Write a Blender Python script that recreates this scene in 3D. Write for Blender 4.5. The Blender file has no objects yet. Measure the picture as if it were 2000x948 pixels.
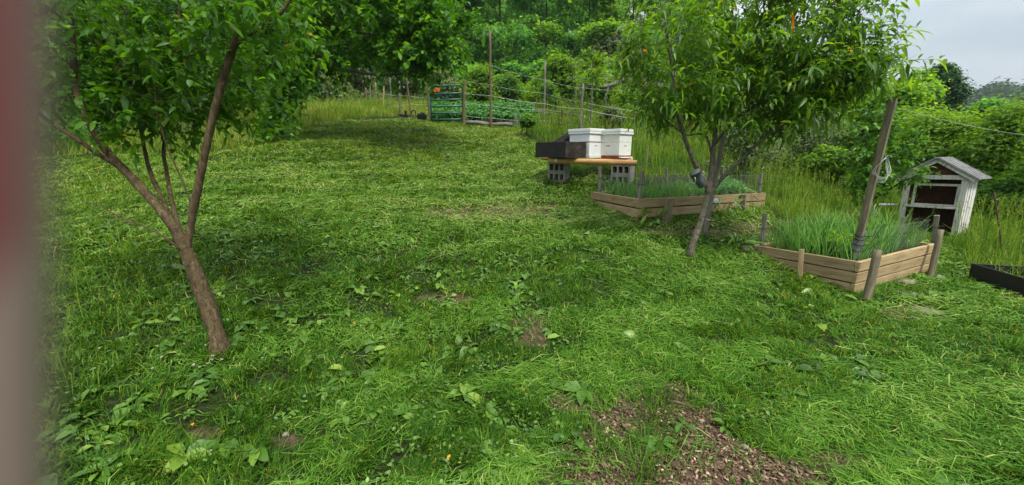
import bpy, bmesh, math, random
import numpy as np
from mathutils import Vector, Matrix, noise as mnoise

R = math.radians
rng = np.random.default_rng(7)
random.seed(7)
SC = bpy.context.scene
COL = SC.collection

# ------------------------------------------------------------------ camera
EYE = np.array([0.0, 0.0, 1.55]); PITCH = R(13.0); FPX = 750.0
FW = np.array([0, math.cos(PITCH), -math.sin(PITCH)])
UP = np.array([0, math.sin(PITCH), math.cos(PITCH)])
cd = bpy.data.cameras.new('camera'); cam = bpy.data.objects.new('camera', cd); COL.objects.link(cam)
cam.location = EYE; cam.rotation_euler = (R(90) - PITCH, 0, 0)
cd.sensor_width = 36.0; cd.lens = 36.0 * FPX / 2000.0
cd.clip_start = 0.005; cd.clip_end = 3000
cd.dof.use_dof = True; cd.dof.focus_distance = 4.2; cd.dof.aperture_fstop = 3.6
SC.camera = cam

# ------------------------------------------------------------------ sky, sun, exposure
SUN_EL, SUN_AZ = R(58), R(150)          # azimuth clockwise from +Y: behind and to the right of the camera
w = bpy.data.worlds.new('World'); SC.world = w; w.use_nodes = True
nt = w.node_tree; N = nt.nodes; LK = nt.links
bg = N['Background']; bg.inputs[1].default_value = 0.085
sky = N.new('ShaderNodeTexSky'); sky.sky_type = 'NISHITA'; sky.sun_disc = False
sky.sun_elevation = SUN_EL; sky.sun_rotation = SUN_AZ
tc = N.new('ShaderNodeTexCoord'); sx = N.new('ShaderNodeSeparateXYZ'); LK.new(tc.outputs['Generated'], sx.inputs[0])
mp = N.new('ShaderNodeMapping'); mp.inputs['Scale'].default_value = (1.2, 1.2, 4.5); LK.new(tc.outputs['Generated'], mp.inputs[0])
nz = N.new('ShaderNodeTexNoise'); nz.inputs['Scale'].default_value = 2.2; nz.inputs['Detail'].default_value = 5; LK.new(mp.outputs[0], nz.inputs[0])
cr = N.new('ShaderNodeValToRGB'); LK.new(nz.outputs[0], cr.inputs[0])
cr.color_ramp.elements[0].position = .35; cr.color_ramp.elements[0].color = (.66, .75, .81, 1)
cr.color_ramp.elements[1].position = .68; cr.color_ramp.elements[1].color = (1.04, 1.07, 1.08, 1)
el = N.new('ShaderNodeMath'); el.operation = 'MULTIPLY_ADD'; el.use_clamp = False
mx0 = N.new('ShaderNodeMath'); mx0.operation = 'MAXIMUM'; mx0.inputs[1].default_value = 0; LK.new(sx.outputs[2], mx0.inputs[0])
LK.new(mx0.outputs[0], el.inputs[0]); el.inputs[1].default_value = 8.0; el.inputs[2].default_value = 1.55   # overcast: brighter overhead
vs = N.new('ShaderNodeVectorMath'); vs.operation = 'SCALE'; LK.new(cr.outputs[0], vs.inputs[0]); LK.new(el.outputs[0], vs.inputs['Scale'])
mixs = N.new('ShaderNodeMix'); mixs.data_type = 'RGBA'; mixs.inputs['Factor'].default_value = .92
LK.new(sky.outputs[0], mixs.inputs['A']); LK.new(vs.outputs[0], mixs.inputs['B']); LK.new(mixs.outputs['Result'], bg.inputs[0])
sl = bpy.data.lights.new('sun', 'SUN'); sun = bpy.data.objects.new('sun', sl); COL.objects.link(sun)
sl.energy = 1.5; sl.angle = R(11); sl.color = (1, .96, .88)
sun.rotation_euler = (R(90) - SUN_EL, 0, math.pi - SUN_AZ)
SC.view_settings.view_transform = 'Standard'; SC.view_settings.look = 'None'
SC.view_settings.exposure = 1.66; SC.view_settings.gamma = 1
SC.cycles.use_denoising = True
SC.cycles.max_bounces = 5; SC.cycles.diffuse_bounces = 3; SC.cycles.transmission_bounces = 4; SC.cycles.glossy_bounces = 2
SC.cycles.transparent_max_bounces = 4

# ------------------------------------------------------------------ geometry of the place
def P(u, v, D):
    x = (u - 1000) / FPX; y = -(v - 474) / FPX
    return EYE + D * (FW + x * np.array([1., 0, 0]) + y * UP)

def proj(p):
    q = p - EYE; D = q @ FW
    Ds = np.where(D > .05, D, np.nan)
    return 1000 + FPX * q[..., 0] / Ds, 474 - FPX * (q @ UP) / Ds, D

ANCH = [(1680, 578, 4.1), (1345, 505, 4.9), (1245, 437, 5.6), (1165, 396, 7.1), (1490, 412, 6.5), (1090, 347, 8.0),
        (1218, 351, 7.5), (872, 240, 15), (480, 292, 9.5), (620, 245, 14), (430, 692, 2.9), (1868, 455, 7.2),
        (1752, 440, 8.0), (1950, 556, 4.4), (720, 205, 22), (520, 240, 14), (1050, 245, 15), (1020, 205, 24), (1300, 300, 11),
        (1600, 350, 11), (1800, 400, 10), (2000, 430, 8.5), (2000, 610, 3.6), (1000, 430, 6.0), (700, 330, 8.5), (250, 420, 5.5),
        (150, 330, 9), (0, 420, 6), (1480, 494, 5.1), (1820, 540, 4.75), (1240, 252, 14), (700, 480, 4.7), (1000, 330, 9.0), (960, 248, 14.5)]
apts = [P(*a) for a in ANCH] + [np.array(q, float) for q in
        [(0, 1.5, 0), (-2.2, 1.6, .0), (2.2, 1.6, .02), (0, 2.4, .0), (-1.5, 3, .03), (1.5, 3, .06), (-4, 0, 0), (4, 0, 0), (0, -3, -.1), (-8, -6, -.1), (8, -6, -.2), (0, 3.3, .1)]]
apts = np.array(apts)
def _tps_k(r2): return np.where(r2 > 1e-12, .5 * r2 * np.log(np.maximum(r2, 1e-12)), 0)
_n = len(apts)
_K = _tps_k(((apts[:, None, :2] - apts[None, :, :2]) ** 2).sum(-1)) + .25 * np.eye(_n)
_Pm = np.c_[np.ones(_n), apts[:, :2]]
_A = np.block([[_K, _Pm], [_Pm.T, np.zeros((3, 3))]])
_wt = np.linalg.solve(_A, np.r_[apts[:, 2], 0, 0, 0])
def sstep(a, b, x):
    t = np.clip((x - a) / (b - a), 0, 1); return t * t * (3 - 2 * t)
def vnoise(x, y, s=1.0, seed=0):
    """smooth value noise 0..1"""
    x = np.asarray(x, float) / s; y = np.asarray(y, float) / s
    xi = np.floor(x); yi = np.floor(y); fx = x - xi; fy = y - yi
    def h(a, b):
        v = np.sin(a * 127.1 + b * 311.7 + seed * 74.7) * 43758.5453; return v - np.floor(v)
    fx = fx * fx * (3 - 2 * fx); fy = fy * fy * (3 - 2 * fy)
    return (h(xi, yi) * (1 - fx) + h(xi + 1, yi) * fx) * (1 - fy) + (h(xi, yi + 1) * (1 - fx) + h(xi + 1, yi + 1) * fx) * fy
def fbm(x, y, s=1., seed=0, o=3):
    t = 0; a = 1; n = 0
    for k in range(o):
        t = t + a * vnoise(x, y, s / 2 ** k, seed + k * 13); n += a; a *= .5
    return t / n
def Z(x, y):
    x = np.asarray(x, float); y = np.asarray(y, float); sh = x.shape
    xf = x.ravel(); yf = y.ravel(); r = np.hypot(xf, yf)
    k = np.minimum(1, 24 / np.maximum(r, 1e-6)); xc = xf * k; yc = np.maximum(yf * k, -5)
    near = np.empty_like(xf)
    for i in range(0, len(xf), 200000):
        sl_ = slice(i, i + 200000)
        d2 = (xc[sl_, None] - apts[None, :, 0]) ** 2 + (yc[sl_, None] - apts[None, :, 1]) ** 2
        near[sl_] = _tps_k(d2) @ _wt[:_n] + _wt[_n] + _wt[_n + 1] * xc[sl_] + _wt[_n + 2] * yc[sl_]
    near = np.clip(near, -2.2, 8)
    a = xf / np.maximum(yf, .5)
    a = np.where(yf < .5, np.sign(xf) * 40, a)
    sl = .30 * sstep(1.0, .15, a) * sstep(-30, -3, a) - .06 * sstep(.75, 1.2, a)
    dd = np.clip(r - 33, 0, 97) + .25 * np.clip(r - 130, 0, 100)
    far = near + sl * dd
    # distant ridge across the valley
    ang = np.degrees(np.arctan2(xf, np.maximum(yf, .01)))
    ridge = 36 * np.exp(-((r - 380) / 110) ** 2) * sstep(36, 48, ang) * (1 + .10 * np.sin(ang * .9) + .05 * np.sin(ang * 2.3)) * (yf > 0)
    z = far + ridge + .075 * (fbm(xf, yf, .8, 3) - .5) * sstep(1, 3, r) + .6 * (fbm(xf, yf, 14, 5) - .5) * sstep(25, 60, r)
    return z.reshape(sh)
def G(x, y): return float(Z(np.array([x]), np.array([y]))[0])
_ts = np.concatenate([np.linspace(.8, 30, 3000), np.geomspace(30, 500, 800)])
def hit(u, v):
    d = P(u, v, 1.0) - EYE; pts = EYE + _ts[:, None] * d
    below = pts[:, 2] < Z(pts[:, 0], pts[:, 1])
    i = int(np.argmax(below)) if below.any() else len(_ts) - 1
    p = pts[i].copy(); p[2] = G(p[0], p[1]); return p

# ------------------------------------------------------------------ object helpers
WORLD = {}
def tag(o, label=None, cat=None, group=None, kind=None):
    if label: o['label'] = label
    if cat: o['category'] = cat
    if group: o['group'] = group
    if kind: o['kind'] = kind
    return o
def link(o, M=None, parent=None):
    COL.objects.link(o); M = Matrix.Identity(4) if M is None else M.copy()
    WORLD[o.name] = M
    if parent is not None:
        o.parent = parent; o.matrix_basis = WORLD[parent.name].inverted() @ M
    else: o.matrix_basis = M
    return o
def thing(name, label, cat, loc=(0, 0, 0), group=None, rz=0):
    o = bpy.data.objects.new(name, None); o.empty_display_size = .1
    link(o, Matrix.Translation(Vector(loc)) @ Matrix.Rotation(rz, 4, 'Z'))
    return tag(o, label, cat, group)
def mesh_np(name, V, faces, mat, smooth=False, tint=None):
    me = bpy.data.meshes.new(name); V = np.asarray(V, np.float32)
    me.vertices.add(len(V)); me.vertices.foreach_set('co', V.ravel())
    faces = [np.asarray(f, np.int32) for f in faces if len(f)]
    loops = np.concatenate([f.ravel() for f in faces]); tot = np.concatenate([np.full(len(f), f.shape[1], np.int32) for f in faces])
    st = np.concatenate([[0], np.cumsum(tot)[:-1]]).astype(np.int32)
    me.loops.add(len(loops)); me.loops.foreach_set('vertex_index', loops)
    me.polygons.add(len(tot)); me.polygons.foreach_set('loop_start', st); me.polygons.foreach_set('loop_total', tot)
    if smooth: me.polygons.foreach_set('use_smooth', np.ones(len(tot), bool))
    me.update(calc_edges=True); me.validate() if len(tot) < 20000 else None
    if tint is not None:
        at = me.attributes.new('tint', 'FLOAT', 'FACE'); at.data.foreach_set('value', np.concatenate([np.asarray(t, np.float32).ravel() for t in tint]))
    if mat is not None: me.materials.append(mat)
    return me
def obj(name, me, parent=None, M=None, local=False):
    """mesh given in world coordinates (M None) or in its own frame M; under a parent it keeps its place"""
    o = bpy.data.objects.new(name, me)
    if parent is not None and M is None and not local:
        L = WORLD[parent.name].translation; M = Matrix.Translation(L)
        me.transform(M.inverted())
    if local: M = WORLD[parent.name]
    return link(o, M, parent)
def bmobj(name, bm, mat, parent=None, M=None, smooth=False, local=False):
    me = bpy.data.meshes.new(name); bm.to_mesh(me); bm.free(); me.materials.append(mat)
    if smooth: me.polygons.foreach_set('use_smooth', np.ones(len(me.polygons), bool))
    return obj(name, me, parent, M, local)
def frame(o, x, z=None, y=None):
    """matrix with local X along x; local Z close to z"""
    x = Vector(x).normalized(); z = Vector(z if z is not None else (0, 0, 1))
    yv = z.cross(x); yv.normalize(); zv = x.cross(yv)
    m = Matrix((x, yv, zv)).transposed().to_4x4(); m.translation = Vector(o); return m
def add_box(bm, lo, hi, bev=0.0, wob=0.0):
    lo = Vector(lo); hi = Vector(hi); c = (lo + hi) / 2; s = hi - lo
    r = bmesh.ops.create_cube(bm, size=1.0); vs_ = r['verts']
    for v_ in vs_:
        v_.co = Vector((v_.co.x * s.x, v_.co.y * s.y, v_.co.z * s.z)) + c
        if wob: v_.co += Vector([random.uniform(-wob, wob) for _ in range(3)])
    if bev > 0:
        es = list({e for v_ in vs_ for e in v_.link_edges}); bmesh.ops.bevel(bm, geom=es, offset=bev, segments=2, affect='EDGES', profile=.6)
def box_mesh(lo, hi, bev=0., wob=0.):
    bm = bmesh.new(); add_box(bm, lo, hi, bev, wob); return bm
def tube_np(pts, rad, ns=8, cap=True, V=None, F4=None, F3=None, wob=0):
    pts = np.asarray(pts, float); rad = np.broadcast_to(np.asarray(rad, float), (len(pts),)); n = len(pts)
    t = np.gradient(pts, axis=0); t /= np.linalg.norm(t, axis=1, keepdims=True) + 1e-12
    ref = np.array([0, 0, 1.]) if abs(t[0][2]) < .9 else np.array([1., 0, 0])
    s = np.cross(t, ref); bad = np.linalg.norm(s, axis=1) < 1e-3; s[bad] = np.cross(t[bad], [.3, .9, .2]); s /= np.linalg.norm(s, axis=1, keepdims=True); b = np.cross(t, s)
    a = np.arange(ns) / ns * 2 * np.pi
    off = np.cos(a)[None, :, None] * s[:, None] + np.sin(a)[None, :, None] * b[:, None]
    rr = rad[:, None] * (1 + wob * (rng.random((n, ns)) - .5)) * (1 + .5 * wob * (rng.random((n, 1)) - .5))
    v = (pts[:, None] + rr[..., None] * off).reshape(-1, 3)
    base = 0 if V is None else sum(len(q) for q in V)
    i = np.arange(n - 1)[:, None] * ns + np.arange(ns)[None]; j = np.arange(n - 1)[:, None] * ns + (np.arange(ns)[None] + 1) % ns
    q = np.stack([i, j, j + ns, i + ns], -1).reshape(-1, 4) + base
    fans = []
    if cap:
        v = np.concatenate([v, pts[:1], pts[-1:]]); c0 = base + n * ns; c1 = c0 + 1; k = np.arange(ns)
        fans = np.concatenate([np.stack([np.full(ns, c0), base + (k + 1) % ns, base + k], -1),
                               np.stack([np.full(ns, c1), base + (n - 1) * ns + k, base + (n - 1) * ns + (k + 1) % ns], -1)])
    if V is None: return v, q, fans
    V.append(v); F4.append(q)
    if cap: F3.append(fans)
class Tubes:
    def __init__(s): s.V, s.F4, s.F3 = [], [], []
    def add(s, pts, rad, ns=8, cap=True, wob=0): tube_np(pts, rad, ns, cap, s.V, s.F4, s.F3, wob); return s
    def mesh(s, name, mat, smooth=True):
        return mesh_np(name, np.concatenate(s.V), [np.concatenate(s.F4)] + ([np.concatenate(s.F3)] if s.F3 else []), mat, smooth)
def curve_pts(ctrl, n=8):
    """Catmull-Rom through control rows (any width)"""
    c = np.asarray(ctrl, float); c = np.concatenate([2 * c[:1] - c[1:2], c, 2 * c[-1:] - c[-2:-1]]); out = []
    for i in range(1, len(c) - 2):
        t = np.linspace(0, 1, n, endpoint=False)[:, None]; p0, p1, p2, p3 = c[i - 1:i + 3]
        out.append(.5 * (2 * p1 + (p2 - p0) * t + (2 * p0 - 5 * p1 + 4 * p2 - p3) * t ** 2 + (3 * p1 - p0 - 3 * p2 + p3) * t ** 3))
    return np.concatenate(out + [c[-2:-1]])

# ------------------------------------------------------------------ materials
def _mat(name):
    m = bpy.data.materials.new(name); m.use_nodes = True; n = m.node_tree.nodes; return m, n, m.node_tree.links, n['Principled BSDF']
def ramp(n, stops):
    r = n.new('ShaderNodeValToRGB'); e = r.color_ramp.elements
    while len(e) < len(stops): e.new(.5)
    for k, (p, c) in enumerate(stops): e[k].position = p; e[k].color = (*c, 1)
    return r
def leaf_mat(name, stops, rough=.5, trans=.35, spec=.35, tcol=1.5):
    m, n, l, b = _mat(name)
    a = n.new('ShaderNodeAttribute'); a.attribute_name = 'tint'
    r = ramp(n, stops); l.new(a.outputs['Fac'], r.inputs[0]); l.new(r.outputs[0], b.inputs['Base Color'])
    b.inputs['Roughness'].default_value = rough; b.inputs['Specular IOR Level'].default_value = spec
    if trans > 0:
        t = n.new('ShaderNodeBsdfTranslucent'); v = n.new('ShaderNodeVectorMath'); v.operation = 'MULTIPLY'
        v.inputs[1].default_value = (tcol * 1.15, tcol, tcol * .35); l.new(r.outputs[0], v.inputs[0]); l.new(v.outputs[0], t.inputs[0])
        mx = n.new('ShaderNodeMixShader'); mx.inputs[0].default_value = trans
        l.new(b.outputs[0], mx.inputs[1]); l.new(t.outputs[0], mx.inputs[2]); l.new(mx.outputs[0], n['Material Output'].inputs[0])
    return m
def noise_mat(name, stops, scale=(1, 1, 1), nscale=8, detail=6, rough=.7, bump=.2, coord='Object', dist=.0, spec=.3, bdist=.01, metallic=0):
    m, n, l, b = _mat(name)
    t = n.new('ShaderNodeTexCoord'); mp_ = n.new('ShaderNodeMapping'); mp_.inputs['Scale'].default_value = scale; l.new(t.outputs[coord], mp_.inputs[0])
    nz_ = n.new('ShaderNodeTexNoise'); nz_.inputs['Scale'].default_value = nscale; nz_.inputs['Detail'].default_value = detail; nz_.inputs['Roughness'].default_value = .65
    nz_.inputs['Distortion'].default_value = dist; l.new(mp_.outputs[0], nz_.inputs[0])
    r = ramp(n, stops); l.new(nz_.outputs[0], r.inputs[0]); l.new(r.outputs[0], b.inputs['Base Color'])
    b.inputs['Roughness'].default_value = rough; b.inputs['Specular IOR Level'].default_value = spec; b.inputs['Metallic'].default_value = metallic
    if bump:
        bp = n.new('ShaderNodeBump'); bp.inputs['Strength'].default_value = bump; bp.inputs['Distance'].default_value = bdist
        l.new(nz_.outputs[0], bp.inputs['Height']); l.new(bp.outputs[0], b.inputs['Normal'])
    return m

M = {}
M['board'] = noise_mat('new_board_wood', [(.3, (.18, .12, .055)), (.5, (.33, .235, .12)), (.72, (.43, .33, .19))], (1.2, 14, 14), 3.5, 6, .75, .25, dist=.6, bdist=.004)
_m = M['board']; _bn = _m.node_tree.nodes; _l = _m.node_tree.links; _oi = _bn.new('ShaderNodeObjectInfo'); _mr = _bn.new('ShaderNodeMapRange'); _mr.inputs['To Min'].default_value = .72; _mr.inputs['To Max'].default_value = 1.12
_vm = _bn.new('ShaderNodeVectorMath'); _vm.operation = 'SCALE'; _l.new(_oi.outputs['Random'], _mr.inputs[0]); _l.new(_bn['Color Ramp'].outputs[0], _vm.inputs[0]); _l.new(_mr.outputs[0], _vm.inputs['Scale']); _l.new(_vm.outputs[0], _bn['Principled BSDF'].inputs['Base Color'])
M['worn'] = noise_mat('worn_black_board', [(.38, (.012, .011, .010)), (.54, (.030, .024, .019)), (.72, (.10, .065, .042))], (1, 1, 2.0), 4, 8, .75, .2, bdist=.003)
M['post'] = noise_mat('weathered_post_wood', [(.3, (.075, .062, .036)), (.5, (.145, .122, .075)), (.72, (.24, .205, .135))], (12, 12, 1.0), 4, 6, .85, .4, dist=.5, bdist=.005)
M['stake'] = noise_mat('grey_stake_wood', [(.3, (.07, .062, .05)), (.5, (.15, .135, .11)), (.75, (.27, .25, .21))], (14, 14, 1.2), 4, 6, .85, .4, dist=.4, bdist=.004)
M['redpost'] = noise_mat('brown_fence_wood', [(.3, (.06, .038, .022)), (.5, (.125, .083, .05)), (.75, (.22, .165, .11))], (12, 12, 1.0), 4, 6, .85, .4, dist=.5, bdist=.006)
M['timber'] = noise_mat('peeled_pole_wood', [(.3, (.28, .135, .04)), (.52, (.45, .25, .09)), (.75, (.56, .36, .15))], (1.2, 12, 12), 3.5, 5, .6, .2, dist=.5, bdist=.004)
M['bark'] = noise_mat('fruit_tree_bark', [(.30, (0.019, 0.01274, 0.0064)), (.45, (0.0627, 0.04312, 0.02)), (.6, (0.1092, 0.0784, 0.0368)), (.8, (0.247, 0.2156, 0.128))], (1, 1, .30), 44, 10, .9, 1.0, coord='Object', dist=.8, bdist=.012)
M['bark_p'] = noise_mat('peach_tree_bark', [(.30, (.025, .022, .016)), (.45, (.075, .066, .046)), (.6, (.13, .115, .082)), (.8, (.26, .25, .19))], (1, 1, .6), 30, 9, .9, .9, coord='Object', dist=.8, bdist=.01)
M['bark_d'] = noise_mat('dark_tree_bark', [(.3, (.018, .015, .011)), (.6, (.05, .042, .03)), (.8, (.09, .08, .06))], (1, 1, .3), 12, 6, .9, .6, bdist=.03)
M['bark_g'] = noise_mat('lichened_bark', [(.3, (.05, .047, .04)), (.6, (.14, .135, .115)), (.8, (.25, .25, .21))], (1, 1, .3), 9, 6, .9, .6, bdist=.03)
M['block'] = noise_mat('concrete_block', [(.3, (.13, .125, .11)), (.6, (.24, .235, .21)), (.8, (.33, .325, .30))], (1, 1, 1), 22, 8, .95, .5, bdist=.006)
M['black'] = noise_mat('black_painted_wood', [(.42, (.008, .008, .009)), (.60, (.016, .015, .014)), (.74, (.045, .028, .017))], (1, 1, 2.2), 4, 7, .6, .2, bdist=.003)
M['blackp'] = noise_mat('black_plastic', [(.3, (.008, .008, .009)), (.7, (.016, .016, .016))], (1, 1, 1), 20, 4, .4, .1)
M['tar'] = noise_mat('black_roofing_felt', [(.3, (.006, .006, .006)), (.7, (.018, .018, .017))], (1, 1, 1), 40, 4, .85, .2)
M['hive'] = noise_mat('white_hive_paint', [(.2, (0.5208, 0.527, 0.4988)), (.42, (0.6552, 0.663, 0.645)), (.7, (0.6972, 0.7055, 0.6966))], (1, 1, 1), 7, 8, .55, .08, bdist=.003)
M['hivec'] = noise_mat('cream_hive_paint', [(.2, (0.4558, 0.435, 0.3696)), (.42, (0.6192, 0.609, 0.5544)), (.7, (0.6794, 0.6786, 0.6424))], (1, 1, 1), 6, 8, .55, .08, bdist=.003)
M['redwood'] = noise_mat('red_brown_board', [(.3, (.16, .035, .018)), (.7, (.30, .075, .035))], (1, 1, 1), 12, 5, .7, .2)
M['shedw'] = noise_mat('flaking_white_paint', [(.33, (.15, .135, .11)), (.44, (.52, .50, .45)), (.7, (.68, .665, .61))], (9, 9, 1.4), 4.5, 8, .65, .2, bdist=.003)
M['shedin'] = noise_mat('dark_shed_board', [(.3, (0.0418, 0.018, 0.0096)), (.7, (0.114, 0.0468, 0.024))], (3, 3, 14), 4, 5, .9, .3)
M['roof'] = noise_mat('grey_roof_metal', [(.3, (0.19, 0.1848, 0.184)), (.7, (0.342, 0.3344, 0.336))], (1, 1, 1), 9, 6, .5, .1, metallic=.1)
M['gate'] = noise_mat('green_gate_paint', [(.3, (.006, .075, .050)), (.7, (.014, .125, .088))], (1, 1, 1), 14, 5, .4, .05, spec=.5)
M['orange'] = noise_mat('orange_plate', [(.3, (.50, .10, .012)), (.7, (.65, .16, .02))], (1, 1, 1), 12, 4, .6, 0)
M['white'] = noise_mat('white_plastic', [(.3, (.62, .62, .60)), (.7, (.78, .78, .77))], (1, 1, 1), 10, 4, .5, 0)
M['wire'] = noise_mat('pale_fence_wire', [(.3, (.42, .46, .40)), (.7, (.60, .63, .58))], (1, 1, 1), 20, 3, .5, 0)
M['mesh'] = noise_mat('galvanised_mesh', [(.3, (.20, .21, .20)), (.7, (.34, .35, .33))], (1, 1, 1), 20, 3, .5, 0, metallic=.5)
M['rust'] = noise_mat('rusty_steel', [(.3, (.03, .018, .012)), (.7, (.10, .05, .03))], (1, 1, 1), 20, 5, .85, .2)
M['greycup'] = noise_mat('grey_cup_plastic', [(.3, (0.0495, 0.05775, 0.0605)), (.7, (0.0935, 0.1045, 0.1045))], (1, 1, 1), 14, 6, .45, .1)
M['stone'] = noise_mat('field_stone', [(.3, (0.112, 0.0952, 0.0682)), (.55, (0.21, 0.1836, 0.1364)), (.8, (0.322, 0.2924, 0.2294))], (1, 1, 1), 9, 7, .9, .5)
M['soil'] = noise_mat('bed_soil', [(.3, (.018, .012, .008)), (.6, (.05, .035, .022)), (.8, (.10, .075, .05))], (1, 1, 1), 25, 8, .95, .8, bdist=.02)
M['straw'] = noise_mat('straw_path', [(.3, (.16, .115, .065)), (.7, (.29, .22, .135))], (1, 1, 1), 6, 8, .95, .5)
# ground: soil, thatch and moss under the grass
gm, n, l, b = _mat('ground_soil_and_thatch')
t = n.new('ShaderNodeTexCoord'); n1 = n.new('ShaderNodeTexNoise'); n1.inputs['Scale'].default_value = 22; n1.inputs['Detail'].default_value = 8; n1.inputs['Roughness'].default_value = .7
n2 = n.new('ShaderNodeTexNoise'); n2.inputs['Scale'].default_value = .55; n2.inputs['Detail'].default_value = 4
l.new(t.outputs['Object'], n1.inputs[0]); l.new(t.outputs['Object'], n2.inputs[0])
r1 = ramp(n, [(.3, (.007, .010, .004)), (.48, (.016, .024, .007)), (.62, (.034, .040, .014)), (.8, (.08, .066, .034))])
r2 = ramp(n, [(.35, (.055, .035, .022)), (.6, (.12, .08, .052)), (.8, (.21, .15, .10))])
l.new(n1.outputs[0], r1.inputs[0]); l.new(n1.outputs[0], r2.inputs[0])
ga = n.new('ShaderNodeAttribute'); ga.attribute_name = 'bare'
mx = n.new('ShaderNodeMix'); mx.data_type = 'RGBA'; l.new(ga.outputs['Fac'], mx.inputs['Factor']); l.new(r1.outputs[0], mx.inputs['A']); l.new(r2.outputs[0], mx.inputs['B'])
l.new(mx.outputs['Result'], b.inputs['Base Color']); b.inputs['Roughness'].default_value = .95; b.inputs['Specular IOR Level'].default_value = .1
bp = n.new('ShaderNodeBump'); bp.inputs['Strength'].default_value = .8; bp.inputs['Distance'].default_value = .03; l.new(n1.outputs[0], bp.inputs['Height']); l.new(bp.outputs[0], b.inputs['Normal'])

GRN = lambda d, m_, y: [(0, d), (.5, m_), (1, y)]
M['grass'] = leaf_mat('lawn_grass', [(0, (0.01852, 0.06459, 0.002545)), (.35, (0.04763, 0.1357, 0.00509)), (.7, (0.1165, 0.2261, 0.008908)), (.88, (0.2381, 0.3035, 0.02228)), (1, (0.3968, 0.3488, 0.07002))], .6, .32, .16)
M['hay'] = leaf_mat('cut_grass', [(0, (0.04013, 0.1271, 0.007895)), (.4, (0.09821, 0.2239, 0.01777)), (.75, (0.1907, 0.3148, 0.0444)), (1, (0.3411, 0.3753, 0.1283))], .65, .22, .14)
M['tallg'] = leaf_mat('tall_grass', [(0, (0.03535, 0.09408, 0.0072)), (.45, (0.08584, 0.1823, 0.0144)), (.75, (0.1717, 0.2587, 0.03024)), (1, (0.3131, 0.3293, 0.0936))], .65, .38, .14)
M['weed'] = leaf_mat('weed_leaf', [(0, (0.02923, 0.08111, 0.008)), (.5, (0.07308, 0.1689, 0.016)), (.85, (0.138, 0.2502, 0.024)), (1, (0.2436, 0.3515, 0.048))], .42, .3, .5)
M['onion'] = leaf_mat('onion_leaf', [(0, (0.06404, 0.2009, 0.02574)), (.5, (0.1538, 0.3662, 0.0495)), (1, (0.3585, 0.6141, 0.099))], .45, .25, .45)
M['plum'] = leaf_mat('plum_leaf', [(0, (0.01962, 0.06891, 0.0036)), (.5, (0.05045, 0.1585, 0.00648)), (.85, (0.1191, 0.2756, 0.01152)), (.97, (0.1962, 0.3445, 0.0216)), (1, (0.5606, 0.3032, 0.0108))], .45, .48, .35, 1.7)
M['peach'] = leaf_mat('peach_leaf', [(0, (0.02874, 0.08472, 0.006156)), (.5, (0.06827, 0.1724, 0.008464)), (.85, (0.1796, 0.314, 0.01385)), (.985, (0.2874, 0.3945, 0.02693)), (1, (0.6107, 0.1898, 0.01154))], .4, .48, .4, 1.9)
M['maple'] = leaf_mat('maple_leaf', [(0, (0.01729, 0.07371, 0.0036)), (.5, (0.04199, 0.1474, 0.00648)), (1, (0.1482, 0.3194, 0.01296))], .5, .5, .3, 1.7)
M['forest'] = leaf_mat('forest_leaf', [(0, (0.03317, 0.1102, 0.02128)), (.5, (0.07632, 0.2204, 0.03832)), (1, (0.1659, 0.3673, 0.06814))], .6, .5, .2, 2.1)
M['oak'] = leaf_mat('dark_oak_leaf', [(0, (0.016, 0.056, 0.012)), (.5, (0.0252, 0.085, 0.0196)), (1, (0.0585, 0.15, 0.0336))], .6, .4, .2)
M['forest_l'] = leaf_mat('pale_forest_leaf', [(0, (0.05377, 0.1348, 0.0127)), (.5, (0.1108, 0.2459, 0.02286)), (1, (0.2214, 0.3808, 0.04063))], .6, .5, .2, 2.0)
M['shrub_l'] = leaf_mat('yellow_green_shrub_leaf', [(0, (0.04725, 0.1155, 0.0072)), (.5, (0.105, 0.22, 0.012)), (1, (0.21, 0.352, 0.024))], .55, .5, .25, 1.8)
M['shrub_d'] = leaf_mat('dark_shrub_leaf', [(0, (0.02753, 0.08848, 0.0117)), (.5, (0.06688, 0.173, 0.02106)), (1, (0.1475, 0.2851, 0.04095))], .55, .48, .25, 2.0)
M['olive'] = leaf_mat('grey_green_leaf', [(0, (0.0345, 0.069, 0.022)), (.5, (0.0805, 0.1357, 0.045)), (1, (0.1955, 0.253, 0.11))], .5, .42, .35, 1.9)
M['potato'] = leaf_mat('potato_leaf', [(0, (0.0192, 0.09, 0.016)), (.5, (0.042, 0.162, 0.028)), (1, (0.096, 0.264, 0.045))], .45, .35, .4)
M['chip'] = leaf_mat('wood_chip', [(0, (0.0652, 0.04047, 0.0257)), (.5, (0.1956, 0.1241, 0.07711)), (.85, (0.3912, 0.2698, 0.1734)), (1, (0.6521, 0.4991, 0.347))], .85, 0, .2)
M['deadleaf'] = leaf_mat('orange_dead_leaf', [(0, (.35, .12, .015)), (1, (.50, .28, .03))], .6, .2, .3)
M['clover'] = leaf_mat('clover_bloom', [(0, (0.33, 0.3, 0.2475)), (1, (0.432, 0.42, 0.363))], .7, .2, .2)
M['hill'] = leaf_mat('far_forest_leaf', [(0, (.014, .042, .014)), (.5, (.030, .072, .022)), (1, (.065, .115, .032))], .7, .2, .2)

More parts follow.
